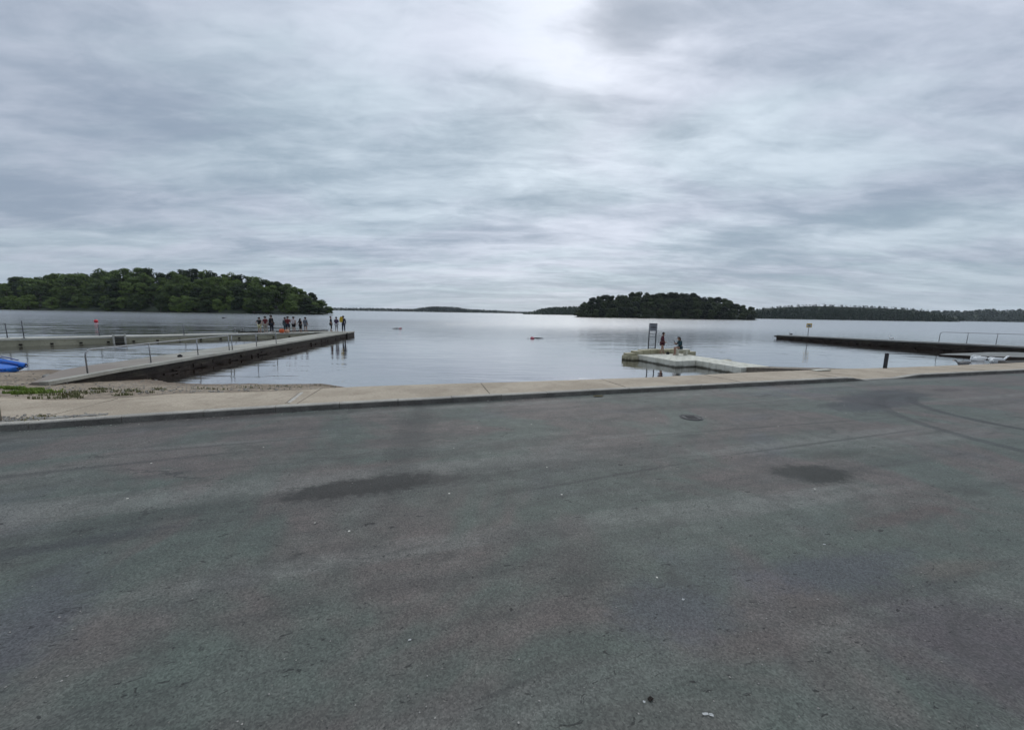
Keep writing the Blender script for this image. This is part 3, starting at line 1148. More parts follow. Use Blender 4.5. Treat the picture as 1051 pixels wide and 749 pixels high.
def person(loc, face, label, H=1.7, pose=None, top=None, sleeve=0.6, bottom=None, leg=0.45, hair='short', hairc=(0.03, 0.022, 0.018), bulk=1.0, group=None, name='person', shoes=None):
    """face: heading angle of the look (radians, 0 = +x). Local +y is forward."""
    J = {k: Vector(v) for k, v in BASE.items()}
    if pose:
        for k, v in pose.items(): J[k] = Vector(v)
    root = empty(name, loc, face - math.pi / 2, H / 1.74)
    tag(root, label, 'person', group)
    names = list(BASE.keys())
    rad = {}
    for n in names:
        k = n[:-1] if n[-1] in 'LR' else n
        rad[n] = RAD[k] * (bulk if k in ('pelvis', 'spine', 'chest') else 1)
    me = chain(J, names, EDG, 0, rad)
    bm = bmesh.new()
    bm.from_mesh(me)
    bpy.data.meshes.remove(me)
    # face: nose, ears, eyes, mouth
    hc = J['h1']
    fw = (Vector((0, 1, 0)) if not (pose and 'look' in pose) else Vector(pose['look'])).normalized()
    rt = Vector((fw.y, -fw.x, 0)).normalized()
    tube(bm, [hc + fw * .085 + Vector((0, 0, .015)), hc + fw * .118 - Vector((0, 0, .02)), hc + fw * .09 - Vector((0, 0, .03))], [.008, .014, .010], 6)
    for s_ in (-1, 1):
        ball(bm, hc + rt * .098 * s_ - fw * .005 - Vector((0, 0, .01)), (.014, .022, .032), 0, 8, 6)
        ball(bm, hc + rt * .036 * s_ + fw * .090 + Vector((0, 0, .015)), (.012, .010, .008), 1, 8, 6)
    ball(bm, hc + fw * .088 - Vector((0, 0, .055)), (.022, .010, .006), 2, 8, 6)
    # fingers
    for sd in 'LR':
        h, w = J['ha' + sd], J['wr' + sd]
        d = (h - w).normalized()
        sx = d.cross(fw)
        if sx.length < 0.2: sx = d.cross(Vector((0, 0, 1)))
        sx.normalize()
        up = sx.cross(d)
        for q, (off, ln) in enumerate(((-.027, .062), (-.009, .074), (.009, .070), (.026, .055))):
            b_ = h + sx * off * 0.9
            tube(bm, [b_, b_ + d * ln * .55 + up * .004, b_ + d * ln + up * .022], [.0095, .0085, .006], 6)
        th = -1 if sd == 'L' else 1
        tube(bm, [w + d * .03 + up * .02, w + d * .06 + up * .045, w + d * .095 + up * .05], [.012, .010, .007], 6)
    build('body', bm, [M_skin, M_eye, cloth('lip_tone', (.3, .12, .1))], root)
    if top:
        nm = ['spine', 'pelvis', 'chest', 'nb', 'shL', 'slL', 'shR', 'slR']
        JJ = dict(J)
        rd = dict(rad)
        JJ['nb'] = J['chest'].lerp(J['neck'], .75)
        rd['nb'] = .07
        ed = [('spine', 'pelvis'), ('spine', 'chest'), ('chest', 'nb')]
        for sd in 'LR':
            if sleeve <= 0.5:
                JJ['sl' + sd] = J['sh' + sd].lerp(J['el' + sd], max(.15, sleeve * 2))
                rd['sl' + sd] = .055
                ed += [('chest', 'sh' + sd), ('sh' + sd, 'sl' + sd)]
            else:
                JJ['sl' + sd] = J['el' + sd].lerp(J['wr' + sd], (sleeve - .5) * 2)
                rd['sl' + sd] = .040
                nm += ['el' + sd]
                ed += [('chest', 'sh' + sd), ('sh' + sd, 'el' + sd), ('el' + sd, 'sl' + sd)]
        link_mesh('top', chain(JJ, nm, ed, .018, rd), top, root)
    if bottom:
        nm = ['pelvis', 'hipL', 'hipR']
        JJ = dict(J)
        rd = dict(rad)
        ed = [('pelvis', 'hipL'), ('pelvis', 'hipR')]
        for sd in 'LR':
            if leg <= 0.5:
                JJ['lg' + sd] = J['hip' + sd].lerp(J['knee' + sd], leg * 2)
                rd['lg' + sd] = .078
                nm += ['lg' + sd]
                ed += [('hip' + sd, 'lg' + sd)]
            else:
                JJ['lg' + sd] = J['knee' + sd].lerp(J['ank' + sd], (leg - .5) * 2)
                rd['lg' + sd] = .045
                nm += ['knee' + sd, 'lg' + sd]
                ed += [('hip' + sd, 'knee' + sd), ('knee' + sd, 'lg' + sd)]
        link_mesh('bottoms', chain(JJ, nm, ed, .020, rd), bottom, root)
    hm = cloth('hair_%02d' % int(hairc[0] * 1000), hairc)
    bm = bmesh.new()
    t = bmesh.new()
    bmesh.ops.create_uvsphere(t, u_segments=14, v_segments=10, radius=1)
    for v in t.verts:
        v.co = Vector((v.co.x * .128, v.co.y * .138, v.co.z * .130))
    kill = [v for v in t.verts if (v.co.dot(Vector((fw.x, fw.y, 0))) > .035 and v.co.z < .045) or v.co.z < -.07]
    bmesh.ops.delete(t, geom=kill, context='VERTS')
    for f in t.faces: f.smooth = True
    t.transform(Matrix.Translation(hc + Vector((0, 0, .018)) - fw * .012))
    merge(bm, t)
    if hair == 'long':
        tube(bm, [hc - fw * .07 + Vector((0, 0, .05)), hc - fw * .105 - Vector((0, 0, .08)), hc - fw * .12 - Vector((0, 0, .24)), hc - fw * .11 - Vector((0, 0, .38))], [.085, .095, .08, .035], 8)
    elif hair == 'tail':
        tube(bm, [hc - fw * .09 + Vector((0, 0, .05)), hc - fw * .14 - Vector((0, 0, .02)), hc - fw * .13 - Vector((0, 0, .16))], [.04, .035, .015], 8)
    build('hair', bm, hm, root)
    if shoes:
        for sd in 'LR':
            bm = bmesh.new()
            m = J['ank' + sd].lerp(J['toe' + sd], .55)
            dd = (J['toe' + sd] - J['ank' + sd])
            ball(bm, (m.x, m.y, m.z - .005), (.052, .145, .048), 0, 10, 8, rot=rotz(math.atan2(-dd.x, dd.y)))
            build('shoe', bm, shoes, root)
    return root


cBlack = cloth('black_cloth', (.012, .012, .014)); cNavy = cloth('navy_cloth', (.014, .018, .035)); cRed = cloth('dark_red_cloth', (.14, .018, .022))
cLemon = cloth('pale_yellow_cloth', (.50, .47, .29)); cBeige = cloth('beige_cloth', (.34, .30, .25)); cTeal = cloth('grey_teal_cloth', (.055, .085, .10))
cWhite = cloth('off_white_cloth', (.55, .50, .50)); cGrey = cloth('grey_cloth', (.15, .16, .18)); cPurple = cloth('dark_purple_cloth', (.045, .02, .06))
cLG = cloth('light_grey_cloth', (.34, .34, .35)); cMaroon = cloth('maroon_cloth', (.075, .010, .018)); cTeal2 = cloth('dark_teal_cloth', (.014, .045, .055)); cYel = cloth('yellow_cloth', (.55, .36, .03))
FACE_N = math.pi / 2
hips = dict(elL=(-.36, -.06, 1.20), wrL=(-.20, .03, 1.02), haL=(-.14, .06, 0.99), elR=(.36, -.06, 1.20), wrR=(.20, .03, 1.02), haR=(.14, .06, .99))
folded = dict(elL=(-.25, .04, 1.15), wrL=(-.04, .19, 1.17), haL=(.04, .19, 1.19), elR=(.25, .04, 1.15), wrR=(.05, .16, 1.20), haR=(-.03, .17, 1.22))
bend1 = dict(kneeR=(.10, .06, .49), ankR=(.14, -.06, .085), toeR=(.19, .10, .03))
pointL = dict(shL=(-.19, .0, 1.42), elL=(-.43, .04, 1.36), wrL=(-.66, .05, 1.37), haL=(-.75, .05, 1.375))
GW = 'people standing on the pool walkway'
person(wpt(267.2, 0.7), FACE_N, 'person in black top and pale yellow shorts with hands on hips', 1.56, hips, cBlack, .3, cLemon, .45, group=GW)
person(wpt(273.3, 0.8), FACE_N + .3, 'person in dark red top and beige trousers beside a taller dark figure', 1.66, dict(), cRed, .35, cBeige, .9, group=GW, shoes=cBlack)
person(wpt(278.9, 0.9), FACE_N - .2, 'tall broad person all in dark clothes at the right of the left trio', 1.78, bend1, cBlack, .9, cNavy, .92, bulk=1.18, group=GW, shoes=cBlack)
person(wpt(293.2, 1.0), FACE_N, 'person wrapped in a grey teal robe behind the orange bag', 1.56, dict(), cTeal, .95, cTeal, .8, bulk=1.05, group=GW)
person(wpt(295.9, 0.7), FACE_N + .5, 'person in dark red top with dark shorts next to the robed figure', 1.66, folded, cRed, .6, cNavy, .48, group=GW)
person(wpt(301.9, 0.7), FACE_N, 'person with one arm stretched out, bare pale back and black shorts', 1.64, pointL, cWhite, .15, cBlack, .38, group=GW)
person(wpt(308.2, 0.7), FACE_N - .3, 'shorter person in black swimwear to the knees with elbows out', 1.45, hips, cBlack, .3, cBlack, .62, 'long', group=GW)
person(wpt(314.2, 0.8), FACE_N, 'person in blue grey top with bare legs, rightmost of the walkway group', 1.60, dict(), cGrey, .7, cGrey, .3, group=GW)
GP = 'people standing on the pier head'


def hpt(px, back):
    """point on the pier head deck in photo column px"""
    d = ray(px, 340)
    y = e1.y - 2.3 + back
    q = CAM + d * (y / d.y)
    return Vector((q.x, q.y, DZ + 0.03))


person(hpt(340.0, 1.4), 0.3, 'slim person in black wetsuit seen from the side on the pier head', 1.66, bend1, cBlack, .5, cBlack, .72, group=GP)
person(hpt(345.6, 1.0), FACE_N, 'person in dark purple hooded top and grey trousers on the pier head', 1.60, folded, cPurple, .95, cLG, .75, group=GP, bulk=1.1)
py_ = person(hpt(352.8, 1.2), FACE_N + .4, 'person in navy clothes at the pier end lifting a yellow board', 1.72, dict(shL=(-.18, .02, 1.44), elL=(-.30, .10, 1.38), wrL=(-.26, .18, 1.55), haL=(-.25, .19, 1.63)), cNavy, .9, cNavy, .95, group=GP, shoes=cBlack)
# the yellow bodyboard held up beside the head
bm = bmesh.new()
outl = [(x_ * .78, z_ * .78) for x_, z_ in [(-.20, -.40), (.20, -.40), (.23, -.1), (.21, .2), (.13, .36), (0, .42), (-.13, .36), (-.21, .2), (-.23, -.1)]]
fr = [bm.verts.new((x, -.025, z)) for x, z in outl]; bk = [bm.verts.new((x, .025, z)) for x, z in outl]
bm.faces.new(fr); bm.faces.new(bk[::-1])
for i in range(len(outl)): bm.faces.new((fr[i], bk[i], bk[(i + 1) % len(outl)], fr[(i + 1) % len(outl)]))
bmesh.ops.recalc_face_normals(bm, faces=bm.faces[:])
bmesh.ops.bevel(bm, geom=[e for e in bm.edges if e.calc_face_angle(0) > 0.8], offset=.015, segments=2, affect='EDGES')
q = hpt(350.7, 1.05)
o = build('bodyboard', bm, cYel, None, (q.x, q.y, q.z + 1.36))
o.rotation_euler = (0.1, 0.08, 0.3)
tag(o, 'yellow board held up beside a head at the pier end', 'bodyboard')

# orange and peach bags on the walkway
def bag(loc, s, mat, label, rz=0):
    root = empty('swim_bag', loc, rz)
    tag(root, label, 'bag')
    bm = bmesh.new()
    bmesh.ops.create_uvsphere(bm, u_segments=18, v_segments=12, radius=1)
    for v in bm.verts:
        c_ = v.co.copy()
        for ax_ in range(3): c_[ax_] = math.copysign(abs(c_[ax_]) ** 0.6, c_[ax_])
        c_ *= 1 + .07 * noise.noise(v.co * 3)
        v.co = Vector((c_.x * s[0] / 2, c_.y * s[1] / 2, c_.z * s[2] / 2 + s[2] / 2))
    build('pouch', bm, mat, root, smooth=True)
    bm = bmesh.new()
    tube(bm, [(-s[0] * .25, 0, s[2] * .95), (-s[0] * .18, 0, s[2] * 1.18), (s[0] * .18, 0, s[2] * 1.18), (s[0] * .25, 0, s[2] * .95)], .014)
    build('handle', bm, M_black, root)


bag(wpt(289.8, .25), (.46, .34, .40), M_orange, 'bright orange swim bag on the walkway by the swimmers')
bag(wpt(294.4, .22), (.40, .32, .34), M_peach, 'pale peach coloured bag beside the bright orange one')
pp = gp(184.8, 366.3, DZ)
bag(pp, (.20, .15, .10), M_black, 'small black bag lying on the near half of the long pier', .4)

# ------------------------------------------------------------------ water floats, swimmers and birds
p = gp(98.6, 330.5, WZ)
root = empty('marker_buoy', p)
tag(root, 'round red marker buoy on the choppy water beyond the walkway', 'buoy')
bm = bmesh.new()
ball(bm, (0, 0, .18), (.29, .29, .29), 0, 20, 14)
build('ball', bm, M_red, root)
bm = bmesh.new()
tube(bm, [(0, 0, .44), (0, 0, .54)], .06, 10)
tube(bm, [(0, 0, .52), (.06, 0, .58), (0, 0, .64), (-.06, 0, .58), (0, 0, .52)], .016, 6)
build('lifting_eye', bm, M_darkmetal, root)


cCap = cloth('dull_red_cap', (.16, .03, .04))


def swimmer(px, py, label, heading):
    p = gp(px, py, WZ)
    root = empty('person', (p.x, p.y, WZ), heading)
    tag(root, label, 'swimmer')
    # prone body: head at +x
    vs = [(-.35, 0, -.03), (0, 0, -.01), (.28, 0, -.02), (.46, 0, .02), (.60, 0, .05), (.70, 0, .06), (-.75, .1, -.06), (-1.15, .1, -.08), (-.75, -.1, -.06), (-1.15, -.1, -.10),
          (.30, .20, 0), (.62, .26, .07), (.88, .20, -.03), (.30, -.20, -.02), (.10, -.32, -.08), (-.1, -.3, -.12)]
    ed = [(0, 1), (1, 2), (2, 3), (3, 4), (4, 5), (0, 6), (6, 7), (0, 8), (8, 9), (2, 10), (10, 11), (11, 12), (2, 13), (13, 14), (14, 15)]
    rd = [.13, .13, .14, .06, .11, .08, .08, .045, .08, .045, .06, .045, .03, .06, .045, .03]
    link_mesh('body', skin_mesh(vs, ed, rd, 1), cBlack, root)
    bm = bmesh.new()
    ball(bm, (.65, 0, .09), (.12, .105, .10), 0, 14, 10)
    build('swim_cap', bm, cCap, root)
    # tow float behind
    f = empty('tow_float', (p.x - math.cos(heading) * 1.5, p.y - math.sin(heading) * 1.5, WZ), heading)
    return root, f


root, f = swimmer(551.5, 347.2, 'open water swimmer in a black wetsuit far right of the pier head', math.pi * .97)
tag(f, 'pink red tow float drifting with the swimmer nearest the floating dock', 'swim float')
f.location = Vector(gp(546.2, 347.3, WZ)) + Vector((0, -.2, 0))
bm = bmesh.new(); ball(bm, (0, 0, .08), (.24, .13, .10), 0, 16, 10); build('bladder', bm, plain('pink_plastic', (.62, .14, .18), .5), f)
bm = bmesh.new(); tube(bm, [(.34, 0, .06), (.5, .03, .02), (.7, .05, .0)], .015); build('leash', bm, M_black, f)
root, f = swimmer(407.5, 337.2, 'swimmer in dark wetsuit far out, just right of the pier people', .05)
tag(f, 'faint pink tow float trailing behind the far out swimmer', 'swim float')
f.location = Vector(gp(410.8, 337.3, WZ))
bm = bmesh.new(); ball(bm, (0, 0, .07), (.24, .13, .10), 0, 16, 10); build('bladder', bm, plain('faded_pink_plastic', (.6, .25, .26), .5), f)


def waterbird(px, py, heading, L, mat, label, kind='swan', neck='up', body_len=1.0):
    p = gp(px, py, WZ)
    root = empty(kind, (p.x, p.y, WZ), heading, L)
    tag(root, label, kind)
    # body along +x, length ~1
    bm = bmesh.new()
    st = [(-.52, .03, .13), (-.40, .12, .12), (-.22, .20, .11), (0, .235, .11), (.2, .22, .11), (.36, .15, .13), (.44, .07, .16)]
    rings = []
    for (x, r, zc) in st:
        rings.append([bm.verts.new((x, math.cos(k * math.pi / 8) * r, zc + math.sin(k * math.pi / 8) * r * .85)) for k in range(16)])
    for r0, r1 in zip(rings, rings[1:]):
        for k in range(16): bm.faces.new((r0[k], r1[k], r1[(k + 1) % 16], r0[(k + 1) % 16]))
    bm.faces.new(rings[0]); bm.faces.new(rings[-1][::-1])
    if neck == 'up':
        pts = [(.34, 0, .18), (.47, 0, .26), (.50, 0, .40), (.46, 0, .56), (.47, 0, .70), (.54, 0, .75)]
        hd = Vector((.56, 0, .745)); bd = Vector((1, 0, -.25))
    elif neck == 'low':
        pts = [(.34, 0, .18), (.50, 0, .22), (.62, 0, .30), (.70, 0, .38), (.79, 0, .40)]
        hd = Vector((.80, 0, .40)); bd = Vector((1, 0, -.2))
    else:   # tucked back along the body
        pts = [(.34, 0, .20), (.42, .02, .32), (.32, .05, .40), (.12, .08, .37), (0, .09, .35)]
        hd = Vector((-.02, .09, .35)); bd = Vector((-1, 0, -.3))
    tube(bm, pts, [.10, .065, .05, .045, .045, .05][:len(pts)], 10)
    ball(bm, hd, (.075, .05, .05), 0, 12, 8)
    bmesh.ops.recalc_face_normals(bm, faces=bm.faces[:])
    build('body', bm, mat, root, smooth=True)
    bm = bmesh.new()
    bd.normalize()
    tube(bm, [hd + bd * .05, hd + bd * .10, hd + bd * .155], [.03, .022, .010], 8)
    build('beak', bm, M_beak, root)
    for sy in (-1, 1):
        bm = bmesh.new()
        bmesh.ops.create_uvsphere(bm, u_segments=14, v_segments=10, radius=1)
        for v in bm.verts:
            x, y, z = v.co
            v.co = Vector((x * .40 - .12, sy * (.17 + y * .075 - .05 * max(0, -x)), .20 + z * .13 + (.05 * max(0, -x))))
        build('wing', bm, mat, root, smooth=True)
    return root


waterbird(1023.0, 372.0, 0.1, 1.12, M_white, 'white swan facing right with lowered neck, nearest the right edge', neck='low')
waterbird(1003.0, 370.2, math.pi * .95, .98, M_white, 'white swan with its neck tucked back between the other two swans', neck='tuck')
waterbird(988.5, 374.6, math.pi, .78, M_greyf, 'grey brown young swan next to the white swans', neck='low')
waterbird(915.0, 347.6, math.pi * .95, .62, M_white, 'lone white swan far out beyond the right jetty', neck='up')
waterbird(811.8, 343.2, math.pi, .5, M_black, 'small dark waterbird beyond the tip of the right jetty', kind='duck', neck='up')
waterbird(229.7, 326.6, 0.4, .8, M_black, 'tiny dark bird far out on the choppy water', kind='duck', neck='low')

# ------------------------------------------------------------------ floating pontoon of plastic cubes
FZ = -1.02
u = Vector((0.33, -0.944, 0)).normalized()      # towards the shore
v = Vector((-u.y, u.x, 0))                      # to the right
B = gp(693.3, 370.5, FZ)
cs = 0.5
pont = empty('floating_dock', (B.x, B.y, WZ), math.atan2(v.y, v.x))
tag(pont, 'pale modular floating dock of plastic cubes where two people rest', 'floating dock')
# local axes: +x = v (right), +y = away from shore (-u)
def cube_mesh(hh, name, mat):
    bm = bmesh.new()
    box(bm, (0, 0, hh / 2 - .12), (cs - .012, cs - .012, hh + .24), bevel=.035)
    for k in range(4):       # moulded ribs on the sides
        a = k * math.pi / 2
        for o_ in (-.13, 0, .13):
            c_ = Matrix.Rotation(a, 3, 'Z') @ Vector((cs / 2 - .004, o_, hh / 2 - .04))
            box(bm, c_, (.014, .05, hh * .7), rot=rotz(a), bevel=.004)
    for sx in (-1, 1):
        for sy in (-1, 1):
            tube(bm, [(sx * (cs / 2 - .045), sy * (cs / 2 - .045), hh - .01), (sx * (cs / 2 - .045), sy * (cs / 2 - .045), hh + .004)], .035, 8)
    for k in range(3):
        box(bm, (0, -.12 + .12 * k, hh + .001), (.26, .03, .006))
    me = bpy.data.meshes.new(name)
    bm.normal_update(); bm.to_mesh(me); bm.free()
    me.materials.append(mat)
    return me


hh = FZ - WZ
me = cube_mesh(hh, 'float_cube', M_float)
rr = random.Random(3)
cells = [(i, j) for i in range(7) for j in range(0, 7)]                 # head
cells += [(i, j) for i in range(3, 7) for j in range(-6, 0)]            # leg towards the shore
for (i, j) in cells:
    o = bpy.data.objects.new('float_cube', me)
    col.objects.link(o)
    o.parent = pont
    o.location = ((i + .5) * cs, (j + .5) * cs, rr.uniform(-.006, .006))
    o.rotation_euler = (0, 0, rr.choice((0, 1, 2, 3)) * math.pi / 2)


def P2(x, y, z=FZ):
    w = B + v * x - u * y
    return Vector((w.x, w.y, z))


def toloc(w):
    d = Vector(w) - Vector((B.x, B.y, 0))
    return Vector((d.dot(v), d.dot(-u), 0))


# raised tan floats along the back (a launching trough)
back = [gp(644, 369.0, WZ), gp(650, 366.0, WZ)]
rt_me = cube_mesh(0.66, 'raised_float', M_floatd)
a0 = toloc(pt(646, 365, 25.2)); a1 = toloc(pt(708, 362, 27.2))
NB = 10
for k in range(NB):
    q = a0.lerp(a1, k / (NB - 1))
    o = bpy.data.objects.new('raised_float', rt_me)
    col.objects.link(o)
    o.parent = pont
    low = 0.20 if k in (0, NB - 1) else (0.06 if k in (1, NB - 2) else 0)
    o.location = (q.x, q.y, -low + rr.uniform(-.02, .02))
    an = math.atan2(a1.y - a0.y, a1.x - a0.x)
    o.rotation_euler = (0, 0, an)
    sc_ = (a1 - a0).length / (NB - 1) / cs
    o.scale = (sc_, 1.15, 1)
f0 = toloc(pt(643.5, 367, 25.2)); f1 = toloc(pt(650, 367, 25.0))
for q, lz in ((f0, .36), (f1, .38)):
    o = bpy.data.objects.new('raised_float', rt_me)
    col.objects.link(o); o.parent = pont
    o.location = (q.x, q.y, -lz); o.rotation_euler = (0, 0, an)
# a little float tied behind the leg
q = gp(747, 368.9, FZ)
l = toloc(q)
bm = bmesh.new()
box(bm, (l.x + .05, l.y + .15, hh - .14), (.5, .35, .22), bevel=.04)
build('side_float', bm, M_floatd, pont)

# frame with rungs and a board
RZ = WZ + 0.62
fb = pt(668.7, 359, 27.0); fb.z = RZ - .03
root = empty('sign_frame', fb, 0.12)
tag(root, 'tall steel ladder frame carrying a grey notice board on the floating dock', 'sign')
hgt = 1.82
for sx in (-.26, .26):
    bm = bmesh.new()
    box(bm, (sx, 0, hgt / 2 - .3), (.06, .06, hgt + .6), bevel=.008)
    build('post', bm, M_darkmetal, root)
for z in (.08, .25, .38, .88, 1.08):
    bm = bmesh.new()
    tube(bm, [(-.23, 0, z), (.23, 0, z)], .018)
    build('rung', bm, M_darkmetal, root)
bm = bmesh.new()
box(bm, (0, -.05, hgt - .27), (.58, .03, .54), bevel=.004)
bd = build('notice_board', bm, M_board, root)
bm = bmesh.new()
box(bm, (0, -.068, hgt - .06), (.55, .006, .05))
for k in range(5):
    box(bm, (-.18 + .09 * k, -.068, hgt - .30 + (.01 if k % 2 else 0)), (.06, .006, .11 if k % 2 else .15))
for zz in (.14, .19, .43, .48):
    box(bm, (0, -.068, hgt - zz), (.46, .006, .016))
build('printed_lines', bm, M_boarddk, bd)

# standing person in a maroon jacket, facing right; seated person with a phone, facing left
walkp = dict(kneeL=(-.10, .10, .50), ankL=(-.10, .12, .09), toeL=(-.11, .28, .035), kneeR=(.10, -.02, .49), ankR=(.10, -.16, .10), toeR=(.12, .01, .03),
             elR=(.23, -.01, 1.15), wrR=(.23, .20, .98), haR=(.22, .27, .93), elL=(-.23, -.08, 1.15), wrL=(-.23, .0, .92), haL=(-.23, .03, .83),
             h0=(0, .05, 1.55), h1=(0, .07, 1.63), h2=(0, .06, 1.71))
sp = gp(679.0, 363.4, FZ)
person(sp, -0.25, 'dark haired person in a maroon jacket with bare legs standing on the floating dock', 1.46, walkp, cMaroon, .9, cMaroon, .25, 'short', bulk=1.15)
# bench
bz = 0.40
q = gp(697.5, 364.4, FZ)
root = empty('low_bench', q, 0.15)
tag(root, 'low grey bench on the floating dock under the seated person', 'bench')
bm = bmesh.new(); box(bm, (.15, 0, bz - .03), (.95, .36, .06), bevel=.01); build('seat', bm, M_float, root)
for sx in (-.22, .42):
    bm = bmesh.new(); box(bm, (sx, 0, (bz - .06) / 2), (.10, .32, bz - .06), bevel=.01); build('leg', bm, M_float, root)
SH = 1.50 / 1.74
z0 = (bz + .095 * SH) / SH
sit = dict(pelvis=(0, -.02, z0 + .03), spine=(0, -.0, z0 + .21), chest=(0, .05, z0 + .42), neck=(0, .10, z0 + .57), h0=(0, .15, z0 + .63), h1=(0, .18, z0 + .71), h2=(0, .16, z0 + .79),
           hipL=(-.09, .03, z0), hipR=(.09, .03, z0), kneeL=(-.10, .44, z0 + .06), kneeR=(.10, .42, z0 + .05), ankL=(-.10, .44, .085), ankR=(.11, .36, .085), toeL=(-.10, .60, .03), toeR=(.12, .52, .03),
           shL=(-.17, .06, z0 + .50), shR=(.17, .06, z0 + .50), elL=(-.21, .20, z0 + .26), wrL=(-.13, .42, z0 + .36), haL=(-.11, .50, z0 + .41), elR=(.21, .18, z0 + .25), wrR=(.12, .36, z0 + .30), haR=(.09, .44, z0 + .33))
seat_p = Vector((q.x, q.y, FZ))
sf = math.pi + .15
ps = person(seat_p, sf, 'person with long dark hair in a dark teal jacket seated on the low bench', 1.50, sit, cTeal2, .9, cTeal2, .2, 'long', bulk=1.05)
# phone in the hand
fwd = Vector((math.cos(sf), math.sin(sf), 0)); rgt = Vector((fwd.y, -fwd.x, 0))
hp = seat_p + (fwd * .575 + rgt * -.11 + Vector((0, 0, z0 + .47))) * SH
root = empty('phone', hp, sf - math.pi / 2)
tag(root, 'dark phone held up by the seated person', 'phone')
bm = bmesh.new(); box(bm, (0, 0, 0), (.078, .012, .155), rot=Matrix.Rotation(-.5, 3, 'X'), bevel=.004); build('case', bm, M_black, root)
bm = bmesh.new(); box(bm, (0, -.0075, 0), (.068, .003, .140), rot=Matrix.Rotation(-.5, 3, 'X')); build('screen', bm, M_boarddk, root)
bag(gp(685.3, 363.6, FZ), (.22, .16, .16), cBlack, 'small dark bag on the floating dock between the two people')

# timber gangway from the dock to the quay
g0 = P2(4.75 * cs + .2, -6 * cs - .02, FZ - .02)
g1_ = g0 + u * 8.9
g1_.z = -0.02
root = empty('gangway', g0)
tag(root, 'low weathered timber gangway from the floating dock towards the path', 'gangway')
gd = (g1_ - g0)
gl = gd.length
q_ = gd.to_track_quat('Y', 'Z').to_matrix()
bm = bmesh.new()
npl = int(gl / .15)
for k in range(npl):
    box(bm, q_ @ Vector((0, (k + .5) * gl / npl, random.uniform(-.004, .004))), (1.5, gl / npl - .012, .04), rot=q_, bevel=.004)
build('planking', bm, M_wood, root)
for sx in (-.68, .68):
    bm = bmesh.new(); box(bm, q_ @ Vector((sx, gl / 2, -.10)), (.08, gl, .15), rot=q_, bevel=.006); build('beam', bm, M_wood, root)
# pale landing plank where the gangway meets the quay edge
p = gp(843, 380.0, .06)
bm = bmesh.new()
bmesh.ops.create_cube(bm, size=1)
bmesh.ops.scale(bm, vec=(.62, .14, .03), verts=bm.verts)
bmesh.ops.bevel(bm, geom=bm.edges[:], offset=.005, segments=2, affect='EDGES')
o = build('plank', bm, M_float, None, (p.x, p.y, path_z(p) + .022))
o.rotation_euler = (0, 0, ANG)
tag(o, 'short pale plank lying at the quay edge by the gangway', 'plank')

# ------------------------------------------------------------------ bollards
p = gp(908.2, 377.9, PBZ)
root = empty('bollard', (p.x, p.y, path_z(p)))
root.rotation_euler = (0, 0, ANG)
tag(root, 'short black square bollard at the back edge of the path', 'bollard')
bm = bmesh.new(); box(bm, (0, 0, .215), (.075, .075, .50), bevel=.006); build('post', bm, M_blackpost, root)
bm = bmesh.new()
tube(bm, [(0, 0, .465), (0, 0, .472), (0, 0, .482)], [.05, .05, .03], 4); build('cap', bm, M_blackpost, root)
p = gp(-5.5, 433.4, .085)
root = empty('wooden_post', (p.x, p.y, .08))
tag(root, 'weathered wooden post at the far left edge of the path', 'post')
bm = bmesh.new(); box(bm, (0, 0, .44), (.09, .09, .92), bevel=.01); build('shaft', bm, M_wood, root)
bm = bmesh.new(); box(bm, (0, 0, .915), (.096, .096, .03), bevel=.012); build('chamfered_top', bm, M_wood, root)

# ------------------------------------------------------------------ right jetty
JT = [gp(796.5, 347.6, WZ), gp(890, 353.6, WZ), gp(970, 359.8, WZ)]
j0, j2 = JT[0], JT[2]
jd = (j2 - j0).normalized()
jl = [(j0 + jd * (i * 2.0)) for i in range(0, 26)]
jz = [-0.88 + 0.22 * min(1.3, (p - j0).length / (j2 - j0).length) for p in jl]
jet = empty('stone_jetty', (j0.x, j0.y, WZ))
tag(jet, 'low dark stone jetty reaching into the lake from the right', 'jetty')
bm = bmesh.new()
L2 = [(p.x, p.y) for p in jl]
strip_solid(bm, L2, 2.0, 0.0, jz, [z - .12 for z in jz])
build_under('deck', bm, [concrete('jetty_concrete', (.18, .18, .17), (.25, .25, .235), .8, (.1, .1, .09), 30)], jet)
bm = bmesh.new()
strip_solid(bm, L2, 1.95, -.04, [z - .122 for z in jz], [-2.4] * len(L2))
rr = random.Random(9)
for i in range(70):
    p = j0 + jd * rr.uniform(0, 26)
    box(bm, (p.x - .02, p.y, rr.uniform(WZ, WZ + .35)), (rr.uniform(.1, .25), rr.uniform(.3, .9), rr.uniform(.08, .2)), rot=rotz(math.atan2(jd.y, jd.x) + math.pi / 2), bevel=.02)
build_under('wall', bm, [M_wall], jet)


def jpt(px, back):
    best = None
    jn = Vector((-jd.y, jd.x, 0))
    for i in range(600):
        s_ = i / 599 * 40
        p = j0 + jd * s_ + jn * back
        vv = CR.inverted() @ (p - CAM)
        if -vv.z < 1: continue
        q = PW / 2 + F * vv.x / -vv.z
        z = -0.88 + 0.22 * min(1.3, s_ / (j2 - j0).length)
        if best is None or abs(q - px) < best[0]: best = (abs(q - px), Vector((p.x, p.y, z)))
    return best[1]


